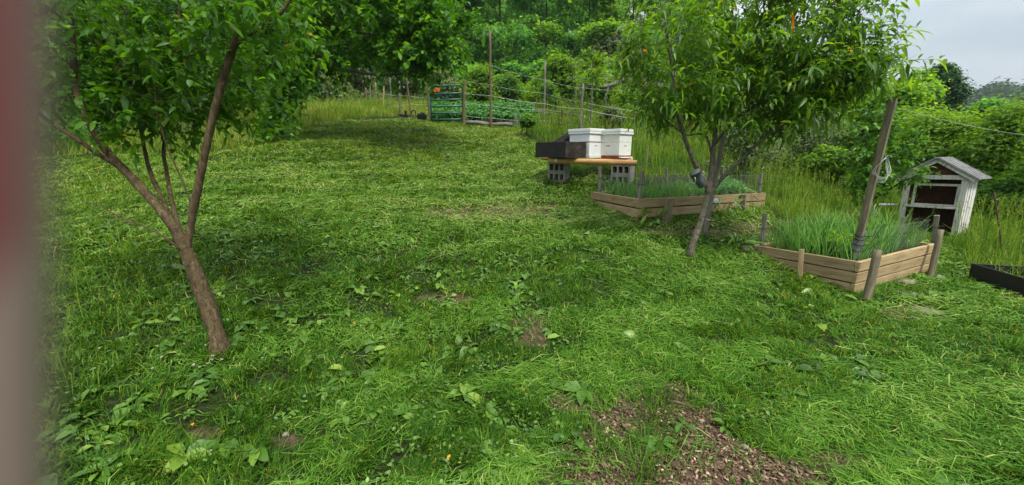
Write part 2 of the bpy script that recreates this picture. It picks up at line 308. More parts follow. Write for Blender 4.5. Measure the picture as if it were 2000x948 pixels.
# ------------------------------------------------------------------ leaves, blades, crowns
def unit(a): return a / (np.linalg.norm(a, axis=-1, keepdims=True) + 1e-12)
LEAF_T = {  # stations along the leaf with half widths
    'lance': (np.array([0, .28, .65, 1.]), np.array([.42, .34])), 'ovate': (np.array([0, .32, .7, 1.]), np.array([.5, .36])), 'maple': (np.array([0, .38, .62, 1.]), np.array([.42, .55]))}
def leaves(base, dirs, L, W, droop=.6, fold=.25, kind='lance', roll=1.0, upv=(0, 0, 1)):
    """n leaves, 8 verts and 6 faces each: a folded blade that curves downward"""
    n = len(base); st, hw = LEAF_T[kind]; d = unit(dirs); L = np.broadcast_to(L, n)[:, None]; W = np.broadcast_to(W, n)[:, None]
    upa = np.broadcast_to(np.asarray(upv, float), (n, 3)) + roll * rng.normal(size=(n, 3)) * .45
    s = unit(np.cross(d, upa)); nrm = unit(np.cross(s, d)); dr = np.broadcast_to(droop, n)[:, None] * (.6 + .8 * rng.random((n, 1)))
    g = np.array([0, 0, -1.])
    def spine(t): return base + L * (t * d + (t ** 2) * dr * (g * .8 - .25 * d))
    sp = [spine(t_) for t_ in st]
    rows = [sp[0], sp[1], sp[2], sp[3]]
    for k in (0, 1):
        up_ = nrm * fold * W * hw[k]
        rows += [sp[k + 1] + s * W * hw[k] + up_, sp[k + 1] - s * W * hw[k] + up_]
    V = np.stack(rows, 1).reshape(-1, 3); o = (np.arange(n) * 8)[:, None]
    tri = np.concatenate([o + [0, 4, 1], o + [0, 1, 5], o + [2, 6, 3], o + [2, 3, 7]], 1).reshape(-1, 3)
    quad = np.concatenate([o + [1, 4, 6, 2], o + [1, 2, 7, 5]], 1).reshape(-1, 4)
    return V, tri, quad
def leaf_mesh(name, base, dirs, L, W, mat, tint, **k):
    V, tr, qd = leaves(base, dirs, L, W, **k)
    return mesh_np(name, V, [tr, qd], mat, False, [np.repeat(tint, 4), np.repeat(tint, 2)])
def blades(base, h, wd, lean, az, curve):
    """grass blades: 5 verts (quad + tip)"""
    n = len(base); a = np.stack([np.cos(az), np.sin(az), np.zeros(n)], 1); s = np.stack([-np.sin(az), np.cos(az), np.zeros(n)], 1)
    tw = rng.normal(size=n)[:, None] * .5; s = unit(s + a * tw); z = np.array([0, 0, 1.])
    h = h[:, None]; wd = wd[:, None]; lean = lean[:, None]; curve = curve[:, None]
    d1 = np.cos(lean) * z + np.sin(lean) * a; l2 = np.minimum(lean + curve, 2.1); d2 = np.cos(l2) * z + np.sin(l2) * a
    m_ = base + d1 * h * .55; t = m_ + d2 * h * .45
    V = np.stack([base - s * wd * .5, base + s * wd * .5, m_ + s * wd * .45, m_ - s * wd * .45, t], 1).reshape(-1, 3); o = (np.arange(n) * 5)[:, None]
    return V, o + [3, 2, 4], o + [0, 1, 2, 3]
def blade_mesh(name, base, h, wd, lean, az, curve, mat, tint):
    V, tr, qd = blades(base, h, wd, lean, az, curve); return mesh_np(name, V, [tr, qd], mat, False, [tint, tint])
def cloud(lobes, n, size, asp=.6, inner=.55, up=.5, seed=0, sep=.0):
    """leaf clumps (bent quads as two triangles) on lobes: rows of (x,y,z,rx,ry,rz)"""
    g = np.random.default_rng(seed); lobes = np.asarray(lobes, float)
    wts = (lobes[:, 3] * lobes[:, 4]) ** .9; k = g.choice(len(lobes), n, p=wts / wts.sum())
    d = unit(g.normal(size=(n, 3))); d[:, 2] = np.abs(d[:, 2]) * np.where(g.random(n) < .75, 1, -1)
    rr = inner + (1 - inner) * g.random(n) ** .6
    p = lobes[k, :3] + d * lobes[k, 3:] * rr[:, None] * (1 + .22 * g.normal(size=(n, 1)))
    nr = unit(d + g.normal(size=(n, 3)) * .7 + np.array([0, 0, up])); a = unit(np.cross(nr, g.normal(size=(n, 3)))); b_ = np.cross(nr, a)
    s = size * (.5 + g.random((n, 1)))
    V = np.stack([p - a * s, p - b_ * s * asp + nr * s * .18, p + a * s, p + b_ * s * asp + nr * s * .18], 1).reshape(-1, 3); o = (np.arange(n) * 4)[:, None]
    f = np.concatenate([o + [0, 1, 2], o + [0, 2, 3]], 1).reshape(-1, 3)
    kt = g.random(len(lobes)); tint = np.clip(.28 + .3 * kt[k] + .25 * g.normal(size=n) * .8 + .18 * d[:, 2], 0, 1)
    return V, f, np.repeat(tint, 2), p
def cloud_mesh(name, lobes, n, size, mat, **k):
    V, f, t_, _ = cloud(lobes, n, size, **k); return mesh_np(name, V, [f], mat, False, [t_])

class Tree:
    """a skeleton that reaches every point of its crown, drawn as tapering tubes with leafy twigs"""
    def __init__(s): s.p, s.par, s.fix, s.tips = [], [], [], []
    def limb(s, ctrl, r0, r1, parent=None, n=6):
        c = curve_pts(ctrl, n); par = -1 if parent is None else parent; ids = []
        for i, q in enumerate(c):
            if i == 0 and parent is not None: ids.append(parent); continue
            t = i / (len(c) - 1); s.p.append(np.array(q)); s.par.append(par); s.fix.append(r0 + (r1 - r0) * t); par = len(s.p) - 1; ids.append(par)
        return ids
    def near(s, q): return int(np.argmin(((np.array(s.p) - q) ** 2).sum(1)))
    def grow(s, pts, step=.25, rise=.12, jit=.05):
        pts = np.array(pts); d = np.min(((pts[:, None] - np.array(s.p)[None]) ** 2).sum(-1), 1); arr = np.array(s.p); cnt = len(arr)
        big = np.empty((cnt + len(pts) * 14, 3)); big[:cnt] = arr
        for q in pts[np.argsort(d)]:
            dd = ((big[:cnt] - q) ** 2).sum(1); k = int(np.argmin(dd)); dist = math.sqrt(dd[k])
            if dist < .02: continue
            m_ = int(np.clip(round(dist / step), 1, 9)); par = k; a = big[k].copy()
            for j in range(1, m_ + 1):
                t = j / m_; x = a + (q - a) * t; x[2] += rise * dist * math.sin(math.pi * t) * .6; x += rng.normal(size=3) * jit * dist * .25 * (t < 1)
                s.p.append(x); s.par.append(par); s.fix.append(0); par = len(s.p) - 1; big[cnt] = x; cnt += 1
            s.tips.append((k, par))
    def radii(s, rt=.003, e=.42):
        n = len(s.p); ch = np.zeros(n)
        for i in range(n - 1, -1, -1):
            if ch[i] == 0: ch[i] = 1
            if s.par[i] >= 0: ch[s.par[i]] += ch[i]
        r = rt * ch ** e; f = np.array(s.fix); r = np.where(f > 0, f, r)
        for i in range(n):
            q = s.par[i]
            if q >= 0 and f[i] == 0: r[i] = min(r[i], r[q] * .85 + .0004)
        return r
    def mesh(s, name, mat, rt=.003, e=.42, wob=.25, big=12):
        r = s.radii(rt, e); n = len(s.p); kids = [[] for _ in range(n)]
        for i, q in enumerate(s.par):
            if q >= 0: kids[q].append(i)
        T = Tubes(); starts = [(i, None) for i, q in enumerate(s.par) if q < 0]
        while starts:
            i, pa = starts.pop(); ch = [] if pa is None else [pa]; ch.append(i)
            while kids[ch[-1]]:
                ks = sorted(kids[ch[-1]], key=lambda k: -r[k]); here = ch[-1]
                starts += [(k, here) for k in ks[1:]]; ch.append(ks[0])
            if len(ch) < 2: continue
            rad = r[ch].copy()
            if pa is not None: rad[0] = min(rad[0], rad[1] * 1.25)
            rad[-1] *= .6; mr = rad.max(); ns = big if mr > .03 else 7 if mr > .012 else 5 if mr > .005 else 3
            T.add(np.array(s.p)[ch], rad, ns, True, wob if mr > .02 else 0)
        return T.mesh(name, mat)
    def twigs(s, per_tip, length, spread=.9, down=.0):
        """twig base points and directions at the ends of all branches"""
        pa = np.array(s.p); B, D = [], []
        for k, e in s.tips:
            q = pa[e]; d0 = unit(q - pa[s.par[e]])
            for j in range(per_tip):
                d = unit(d0 * .6 + rng.normal(size=3) * spread * .6 + np.array([0, 0, .15 - down])); B.append(q if j else q); D.append(d)
        return np.array(B), np.array(D)
def twig_leaves(B, D, length, per, sag=.3):
    """points and leaf directions along every twig"""
    n = len(B); t = (np.arange(per) + .5) / per; ln = length * (.6 + .8 * rng.random(n))
    p = B[:, None] + D[:, None] * (t[None, :] * ln[:, None])[..., None]; p[..., 2] -= sag * ln[:, None] * t[None] ** 2 * .5
    side = unit(np.cross(D, rng.normal(size=D.shape))); b2 = np.cross(D, side); a = (np.arange(per) * 2.4)[None] + rng.random((n, 1)) * 6
    o = np.cos(a)[..., None] * side[:, None] + np.sin(a)[..., None] * b2[:, None]
    d = D[:, None] * .55 + o * .85 + np.array([0, 0, .1]); return p.reshape(-1, 3), d.reshape(-1, 3)
def twig_tubes(T, B, D, length, sag=.3, r=.0025):
    for b_, d in zip(B, D):
        e = b_ + d * length; e[2] -= sag * length * .5; m_ = (b_ + e) / 2; m_[2] += sag * length * .1; T.add([b_, m_, e], [r, r * .8, r * .4], 3, False)
def ell(c, r, n, seed=None, shell=.0):
    d = unit(rng.normal(size=(n, 3))); return np.asarray(c) + d * np.asarray(r) * ((shell + (1 - shell) * rng.random((n, 1))) ** (1 / 2.4))
def in_poly(u, v, poly):
    c = np.zeros(u.shape, bool); k = len(poly)
    for i in range(k):
        x1, y1 = poly[i]; x2, y2 = poly[(i + 1) % k]
        if y1 == y2: continue
        c ^= ((y1 > v) != (y2 > v)) & (u < (x2 - x1) * (v - y1) / (y2 - y1) + x1)
    return c

# ================================================================== ground: one sheet to the horizon
MULCH = [(1085, 1100), (1070, 930), (1100, 880), (1165, 830), (1180, 790), (1240, 765), (1290, 740), (1345, 752), (1375, 790), (1395, 828), (1440, 862), (1500, 893), (1580, 912), (1660, 960), (1750, 1100)]
DIRT = [(945, 416, 150, 15), (1310, 452, 70, 11), (1440, 452, 75, 16), (1040, 645, 45, 40), (870, 586, 60, 10), (1790, 612, 70, 15), (1060, 405, 120, 8), (1600, 905, 120, 30), (1090, 940, 60, 50), (400, 852, 40, 16), (1120, 790, 60, 25), (560, 860, 50, 10)]
ROUGH_L = [(-3000, 3000), (-3000, 300), (215, 300), (345, 380), (300, 440), (345, 520), (400, 600), (350, 690), (270, 730), (160, 800), (70, 930), (-200, 3000)]
MEADOW_L = [(-3000, 320), (-300, 310), (400, 300), (445, 296), (480, 278), (560, 256), (640, 240), (720, 232), (790, 227), (838, 232), (838, -900), (-3000, -900)]
MEADOW_R = [(905, 238), (1015, 250), (1050, 285), (1110, 331), (1250, 348), (1330, 368), (1495, 402), (1530, 440), (1500, 470), (1845, 478), (1880, 512), (1900, 541), (2000, 578), (2080, 606), (2700, 810), (5000, 300), (5000, -900), (838, -900), (838, 238)]
def bareness(x, y, z=None):
    z = Z(x, y) if z is None else z
    u, v, D = proj(np.stack([x, y, z], -1)); b_ = np.zeros(len(x)); ok = D > .3
    u = np.where(ok, u, -9e3); v = np.where(ok, v, -9e3)
    wob = 30 * (fbm(x, y, .35, 31) - .5) + 75 * (fbm(x, y, .07, 32, 2) - .5)
    b_ = np.where(in_poly(u + wob * 1.5, v + wob, MULCH) & ok, 1.0, b_)
    for (a, c, ru, rv) in DIRT:
        e = ((u - a) / ru) ** 2 + ((v - c) / rv) ** 2; b_ = np.maximum(b_, .85 * sstep(1.2, .5, e + 1.6 * (fbm(x, y, .3, 9) - .5)))
    e = ((u - 1018) / 26) ** 2 + ((v - 205) / 13) ** 2
    return b_, u, v, D
def ground_mesh():
    rr = np.concatenate([[.0], np.geomspace(.35, 30, 210), np.geomspace(31, 900, 70)]); fine = np.radians(np.linspace(-70, 70, 401)); coarse = np.radians(np.linspace(70, 290, 60))[1:-1]
    th = np.concatenate([fine, coarse]); nr, na = len(rr) - 1, len(th)
    x = np.concatenate([[0], (rr[1:, None] * np.sin(th)).ravel()]); y = np.concatenate([[0], (rr[1:, None] * np.cos(th)).ravel()])
    z = Z(x, y); b_, *_ = bareness(x, y, z)
    i = np.arange(nr - 1)[:, None] * na + np.arange(na)[None] + 1; j = np.arange(nr - 1)[:, None] * na + (np.arange(na)[None] + 1) % na + 1
    q = np.stack([i, i + na, j + na, j], -1).reshape(-1, 4); k = np.arange(na); tri = np.stack([np.zeros(na, int), 1 + k, 1 + (k + 1) % na], -1)
    me = mesh_np('ground', np.stack([x, y, z], 1), [q, tri[:, ::-1]], gm, True)
    at = me.attributes.new('bare', 'FLOAT', 'POINT'); at.data.foreach_set('value', b_.astype(np.float32)); return me
tag(obj('ground', ground_mesh()), kind='structure')

# ================================================================== raised beds
def board_between(name, a, b, h, th, mat, parent, out=(0, 0, 0)):
    """a board whose top edge runs from a to b, hanging down by h, thickness th"""
    a = Vector(a) + Vector(out); b = Vector(b) + Vector(out); L = (b - a).length
    m = frame(a, b - a); return bmobj(name, box_mesh((0, -th / 2, -h), (L, th / 2, 0), .006, .003), mat, parent, m)
def bed_frame(root, corners, pitch, rows, th=.042):
    cs = [Vector(c) for c in corners]
    for k in range(4):
        a, b = cs[k], cs[(k + 1) % 4]; d = (b - a).normalized()
        for r_ in range(rows):
            dz = Vector((0, 0, -pitch * r_ + random.uniform(-.003, .003)))
            e = d * (th * .5)
            s, t_ = (a - e, b + e) if k % 2 == 0 else (a + e * 1.06, b - e * 1.06)
            board_between('board', s + dz, t_ + dz, pitch - .016, th, M['board'], root)
    zc = sum(c.z for c in cs) / 4
    me = bpy.data.meshes.new('soil'); n_ = 14; V = []; F = []
    for i in range(n_):
        for j in range(n_):
            s, t_ = (i + .2) / (n_ - .6), (j + .2) / (n_ - .6)
            p = (cs[0] * (1 - s) + cs[1] * s) * (1 - t_) + (cs[3] * (1 - s) + cs[2] * s) * t_; p.z += -.09 + random.uniform(-.015, .02); V.append(p)
    F = [[i * n_ + j, (i + 1) * n_ + j, (i + 1) * n_ + j + 1, i * n_ + j + 1] for i in range(n_ - 1) for j in range(n_ - 1)]
    obj('soil', mesh_np('soil', np.array(V), [np.array(F)], M['soil'], True), root)
def inside(cs, s, t_):
    cs = [np.array(c) for c in cs]; return (cs[0] * (1 - s) + cs[1] * s) * (1 - t_) + (cs[3] * (1 - s) + cs[2] * s) * t_
def stake_bm(h, a, b, top=.0): return box_mesh((-a / 2, -b / 2, 0), (a / 2, b / 2, h), .004, .003)
def stick(name, label, cat, foot, head, mat, w_=.04, d_=.04, group=None, parent=None, round_=False, rot=.3, below=.15):
    foot = Vector(foot); head = Vector(head); ax = (head - foot).normalized(); f0 = foot - ax * below; L = (head - f0).length
    m = frame(f0, ax, (math.sin(rot), math.cos(rot) * .3, 0.1)).copy()
    # local X runs along the stick
    if round_:
        T = Tubes(); k = 9; zz = np.linspace(0, L, k); T.add(np.stack([zz, .004 * np.sin(zz * 5), .004 * np.cos(zz * 4)], 1), w_ / 2 * (1 - .08 * zz / L), 10, True, .10); me = T.mesh(name, mat)
        o = obj(name, me, parent, m @ Matrix.Identity(4))
    else: o = bmobj(name, box_mesh((0, -w_ / 2, -d_ / 2), (L, w_ / 2, d_ / 2), .004, .003), mat, parent, m)
    if label: tag(o, label, cat, group)
    return o
# wood grain of sticks runs along their local X
for k_ in ('post', 'stake', 'redpost'):
    M[k_].node_tree.nodes['Mapping'].inputs['Scale'].default_value = (1.1, 12, 12)

# near bed
nC, nA, nB = P(1677, 511, 4.1), P(1477, 479, 5.1), P(1823, 476, 4.75); nD = nA + nB - nC
near_c = [nC, nB, nD, nA]
bed1 = thing('raised_bed', 'nearer pine board raised bed with thick round posts at its front, full of onions', 'raised bed', (nC[0], nC[1], G(nC[0], nC[1])), 'wooden raised beds')
bed_frame(bed1, near_c, .126, 4)
for (fu, fv, fd, tu, tv, td, r_) in ((1692, 583, 3.98, 1715, 488, 3.93, .078), (1816, 540, 4.62, 1838, 449, 4.58, .064)):
    stick('post', None, None, P(fu, fv, fd), P(tu, tv, td), M['post'], r_, group=None, parent=bed1, round_=True)
stick('stake', None, None, P(1562, 537, 4.50), P(1566, 487, 4.46), M['board'], .045, .03, parent=bed1)
# far bed
fC, fA, fB = P(1248, 389, 5.6), P(1157, 375, 7.1), P(1493, 377, 6.6); fD = fA + fB - fC
far_c = [fC, fB, fD, fA]
bed2 = thing('raised_bed', 'farther pine board raised bed below the white beehives, planted with onions', 'raised bed', (fC[0], fC[1], G(fC[0], fC[1])), 'wooden raised beds')
bed_frame(bed2, far_c, .145, 4)
stick('post', None, None, P(1300, 432, 5.68), P(1310, 388, 5.62), M['post'], .10, .06, parent=bed2)
stick('post', None, None, P(1450, 412, 6.36), P(1452, 380, 6.32), M['post'], .08, .05, parent=bed2)

# onions: six plants, copied
def onion_mesh(h, nl, thin):
    V, F4, F3 = [], [], []; tint = []
    for k in range(nl):
        az = rng.random() * 6.28; lean = .08 + .32 * rng.random(); L = h * (.6 + .5 * rng.random()); bend = .2 + 1.1 * rng.random() ** 2
        t = np.linspace(0, 1, 6); ang = lean + bend * np.clip(t - .35, 0, 1) ** 1.3; dx = np.cumsum(np.sin(ang)) * L / 6; dz = np.cumsum(np.cos(ang)) * L / 6
        dx -= dx[0]; dz -= dz[0]
        pts = np.stack([dx * math.cos(az), dx * math.sin(az), dz], 1) + [.012 * math.cos(az), .012 * math.sin(az), 0]
        tube_np(pts, thin * np.array([1, .95, .9, .8, .55, .15]), 4, False, V, F4, F3); tint += [np.full(len(F4[-1]), np.clip(.15 + .55 * rng.random(), 0, 1))]
    return mesh_np('onion_plant', np.concatenate(V), [np.concatenate(F4)], M['onion'], True, tint)
on_far = [onion_mesh(.43, 8, .005) for _ in range(5)]; on_near = [onion_mesh(.66, 8, .0056) for _ in range(6)]
def plant_bed(cs, ns, nt_, meshes, label, group, skip=lambda s, t_: False, dz=-.1):
    for i in range(ns):
        for j in range(nt_):
            s = .04 + .92 * (i + .5 + random.uniform(-.33, .33)) / ns; t_ = .05 + .90 * (j + .5 + random.uniform(-.33, .33)) / nt_
            if skip(s, t_): continue
            p = inside(cs, s, t_); o = bpy.data.objects.new('onion_plant', random.choice(meshes)); sc_ = random.uniform(.72, 1.1)
            link(o, Matrix.Translation((p[0], p[1], p[2] + dz)) @ Matrix.Rotation(random.uniform(0, 6.28), 4, 'Z') @ Matrix.Scale(sc_, 4)); tag(o, label, 'onion', group)
plant_bed(near_c, 13, 8, on_near, 'tall blue green onion plant growing in the nearer raised bed', 'onions in the nearer raised bed', lambda s, t_: .28 < s < .50 and .2 < t_ < .5)
plant_bed(far_c, 19, 7, on_far, 'short blue green onion plant growing in the farther raised bed', 'onions in the farther raised bed', lambda s, t_: s > .62)
def leafy(name, p, h, wd, n_, L, Wl, mat, label=None, cat='plant', group=None, kind='ovate', parent=None, rise=.7, tl=(.2, .9), stems=5):
    """low leafy plant: stems with leaves"""
    p = np.array(p); B = np.zeros((n_, 3)); a = rng.random(n_) * 6.28; q = np.sqrt(rng.random(n_)); zz = rng.random(n_) ** .8
    B[:, 0] = np.cos(a) * q * wd * .5 * (.4 + .6 * zz); B[:, 1] = np.sin(a) * q * wd * .5 * (.4 + .6 * zz); B[:, 2] = zz * h * (1 - .35 * q)
    D_ = np.stack([np.cos(a), np.sin(a), rise * rng.random(n_)], 1) + .4 * rng.normal(size=(n_, 3))
    V, tr, qd = leaves(B, D_, L * (.6 + .7 * rng.random(n_)), Wl * (.7 + .5 * rng.random(n_)), droop=.5, kind=kind)
    tt = np.clip(tl[0] + (tl[1] - tl[0]) * (.5 * rng.random(n_) + .5 * zz), 0, 1)
    me = mesh_np(name, V, [tr, qd], mat, False, [np.repeat(tt, 4), np.repeat(tt, 2)])
    o = link(bpy.data.objects.new(name, me), Matrix.Translation(Vector(p)), parent)
    if label: tag(o, label, cat, group)
    return o
# pale lettuces in the near bed and pea greens at the right end of the far bed
for s, t_ in ((.36, .36), (.50, .38), (.43, .52), (.56, .54)):
    p = inside(near_c, s, t_); p[2] -= .09
    leafy('lettuce', p, .26, .32, 80, .15, .10, M['shrub_l'], 'yellow green lettuce among the onions of the nearer bed', 'lettuce', 'lettuces in the nearer bed', rise=1.2)
for i in range(26):
    p = inside(far_c, random.uniform(.64, .97), random.uniform(.08, .92)); p[2] -= .1
    leafy('pea_plant', p, random.uniform(.25, .42), .30, 90, .055, .035, M['potato'], 'small leafed bright green plant at the right end of the farther bed', 'pea plant', 'leafy plants in the farther bed')

# stakes and chicken wire round the far bed
def wire_net(name, label, pts, h, cell, r_, group=None):
    T = Tubes()
    for a, b in zip(pts[:-1], pts[1:]):
        a, b = np.array(a), np.array(b); L = np.linalg.norm(b - a); nx = max(1, int(L / cell)); ny = max(1, int(h / cell))
        for i in range(-ny, nx):      # two families of slanting wires make the diamond net
            for sgn in (1, -1):
                i0, j0, i1, j1 = i, 0, i + ny, ny
                if i0 < 0: j0 = -i0; i0 = 0
                if i1 > nx: j1 -= i1 - nx; i1 = nx
                if sgn < 0: i0, i1 = nx - i0, nx - i1
                q = lambda I, J: a + (b - a) * I / nx + np.array([0, 0, h * J / ny])
                T.add([q(i0, j0), q(i1, j1)], r_, 3, False)
        T.add([a + [0, 0, h], b + [0, 0, h]], r_ * 1.6, 3, False)
    return tag(obj(name, T.mesh(name, M['mesh'])), label, 'wire netting', group)
inn = lambda cs, e=.035: [inside(cs, s, t_) for s, t_ in ((e, e * 1.5), (1 - e, e * 1.5), (1 - e, 1 - e * 1.5), (e, 1 - e * 1.5))]
q_ = inn(far_c); wire_net('chicken_wire', 'fine grey chicken wire standing around the farther raised bed', [q_[3], q_[0], q_[1], q_[2], q_[3]], .30, .06, .0006)
q_ = inn(near_c); wire_net('chicken_wire', 'fine grey netting along the back and right of the nearer raised bed', [q_[0], q_[1], q_[2], q_[3]], .30, .06, .0006)
STK = [(1171, 372, 6.95, 1172, 326, 'short weathered stake at the left end of the farther bed', .05), (1248, 388, 5.7, 1254, 334, 'dark weathered stake in the front corner of the farther bed', .05),
       (1302, 365, 7.0, 1302, 329, 'thin grey stake at the back of the farther bed amid onions', .04), (1482, 378, 6.65, 1487, 339, 'grey stake with black clip at the right end of the farther bed', .05),
       (1488, 478, 5.05, 1494, 417, 'short dark stake at the left corner of the nearer bed', .05), (1753, 487, 4.75, 1766, 424, 'pale grey stake behind the right boards of the nearer bed', .05),
       (1826, 455, 5.1, 1830, 421, 'greenish stake at the back right of the nearer bed', .05), (1262, 327, 8.6, 1263, 292, 'thin dark stake in tall grass right of the beehives', .03), (1410, 345, 7.3, 1412, 325, 'stub of grey stake behind the peach tree', .05)]
for (u, v, D, tu, tv, lab, w_) in STK:
    s_ = stick('garden_stake', lab, 'stake', P(u, v, D), P(tu, tv, D - .06), M['stake'], w_, w_ * .8, 'stakes around the garden beds', below=.3)
    if w_ == .05:
        T = Tubes(); L_ = (Vector(P(u, v, D)) - Vector(P(tu, tv, D - .06))).length + .3
        for hh in (.35, .72): T.add([(L_ * hh, math.cos(a) * .038, math.sin(a) * .033) for a in np.linspace(0, 6.28, 10)], .004, 4, False)
        T.add([(L_ * .72, .038, 0), (L_ * .74, .075, .01)], .004, 4)
        me = T.mesh('wire_tie', M['blackp']); link(bpy.data.objects.new('wire_tie', me), WORLD[s_.name], s_)
# tall leaning post in the near bed corner
tp = stick('tall_post', 'tall square weathered post leaning right from the corner of the nearer bed', 'post', P(1667, 508, 4.3), P(1745, 193, 3.92), M['post'], .060, .056, rot=.5)
Lp = (Vector(P(1667, 508, 4.3)) - Vector(P(1745, 193, 3.92))).length + .15
T = Tubes()
for hh in (.18, .26, .33, .39, .43): T.add([(hh + .006 * math.sin(a * 2), math.cos(a) * .045, math.sin(a) * .043) for a in np.linspace(0, 6.3, 14)], .006, 5, False)
T.add([(.43, .05, 0), (.44, .11, .02)], .004, 4); T.add([(.33, .05, 0), (.345, .10, .03)], .004, 4)
link(bpy.data.objects.new('strap', T.mesh('strap', M['blackp'])), WORLD[tp.name], tp)
T = Tubes()
for k in range(26):
    a0 = k / 26 * 6.28
    for sg in (1, -1): T.add([(.12 + .29 * t_, math.cos(a0 + sg * t_ * 2.4) * (.043 + .004 * math.sin(9 * t_)), math.sin(a0 + sg * t_ * 2.4) * .041) for t_ in np.linspace(0, 1, 8)], .0022, 3, False)
link(bpy.data.objects.new('netting_wrap', T.mesh('netting_wrap', M['mesh'])), WORLD[tp.name], tp)
T = Tubes()
cc = P(1728, 325, 4.0)
for k in range(6):
    r0 = .085 + .012 * random.random(); ph = random.random() * .6
    T.add([cc + np.array([r0 * .75 * math.cos(a) + .01 * k * .4, .03 * math.sin(a * 2 + ph) + .01 * k, r0 * 1.25 * math.sin(a) - .01 * k]) for a in np.linspace(0, 6.28, 22)], .0014, 5, False)
tag(obj('rope_coil', T.mesh('rope_coil', M['wire'])), 'coil of thin pale rope hung on the tall leaning post', 'rope')
ra, rb = P(1745, 208, 3.95), P(2080, 272, 4.6); sag = np.array([0, 0, -.05])
T = Tubes(); T.add([ra + (rb - ra) * t_ + sag * 4 * t_ * (1 - t_) for t_ in np.linspace(0, 1, 14)], .0013, 5)
tag(obj('guide_line', T.mesh('guide_line', M['wire'])), 'thin pale line running from the tall leaning post out of frame right', 'line')

# ================================================================== beehives on their stand
def block(loc, rz, label, group='concrete blocks under the hive stand'):
    """a concrete block lying so that its cells face outward: outer shell, web walls, three rows of cells"""
    bm = bmesh.new(); L, H, W = .40, .195, .195; t_ = .036
    for z in (0, H - t_): add_box(bm, (-L / 2, -W / 2, z), (L / 2, W / 2, z + t_), .003)
    for k in range(4):
        x = -L / 2 + k * (L - t_) / 3; add_box(bm, (-L / 2 + .001, W / 2 - .04, t_ - .001), (L / 2 - .001, W / 2 - .004, H - t_ + .001)) if k == 0 else None; add_box(bm, (x, -W / 2 + .001, t_ - .001), (x + t_, W / 2 - .001, H - t_ + .001))  # back plate added behind the webs to stop light and keep the cells dark
    o = bmobj('concrete_block', bm, M['block'], None, Matrix.Translation(Vector(loc)) @ Matrix.Rotation(rz, 4, 'Z')); return tag(o, label, 'concrete block', group)
pf0, pf1 = P(1071, 313, 7.5), P(1244, 319, 7.0); pb0, pb1 = P(1058, 308, 8.2), P(1236, 314, 7.72)
ax = unit(np.array(pf1 - pf0)); rzp = math.atan2(ax[1], ax[0])
def stack(f, side, rz):
    c = (pf0 + (pf1 - pf0) * f + pb0 + (pb1 - pb0) * f) / 2; top = c[2] - .058
    for k, nm in ((0, 'upper'), (1, 'lower')):
        block((c[0], c[1], top - .197 * (k + 1)), rz, f'{nm} grey hollow block under the {side} end of the hive stand')
stack(.17, 'left', R(-40)); stack(.88, 'right', R(-43))
for a, b, nm in ((pf0, pf1, 'front'), (pb0, pb1, 'back')):
    T = Tubes(); n_ = 14; t_ = np.linspace(0, 1, n_); L = np.linalg.norm(b - a); x = t_ * L
    rad = .055 + .003 * np.sin(x * 7); xs = np.concatenate([[0, .008], x[1:-1], [L - .008, L]]); rad = np.concatenate([[.042, .052], rad[1:-1], [.052, .042]])
    if nm == 'front': rad[2:3] = .057
    T.add(np.stack([xs, 0 * xs, 0 * xs], 1), rad, 16, True, .03)
    o = obj('stand_pole', T.mesh('stand_pole', M['timber']), None, frame(a, b - a)); tag(o, f'{nm} orange brown round pole carrying the beehives', 'pole', 'poles of the hive stand')
    if nm == 'front':
        bmobj('tag_plate', box_mesh((.13, -.0605, -.02), (.18, -.055, .022), .002), M['white'], o, frame(a, b - a))
topz = lambda x, y: float(np.interp(np.dot(np.array([x, y]) - pf0[:2], ax[:2]), [0, np.linalg.norm(pf1 - pf0)], [pf0[2], pf1[2]])) + .054
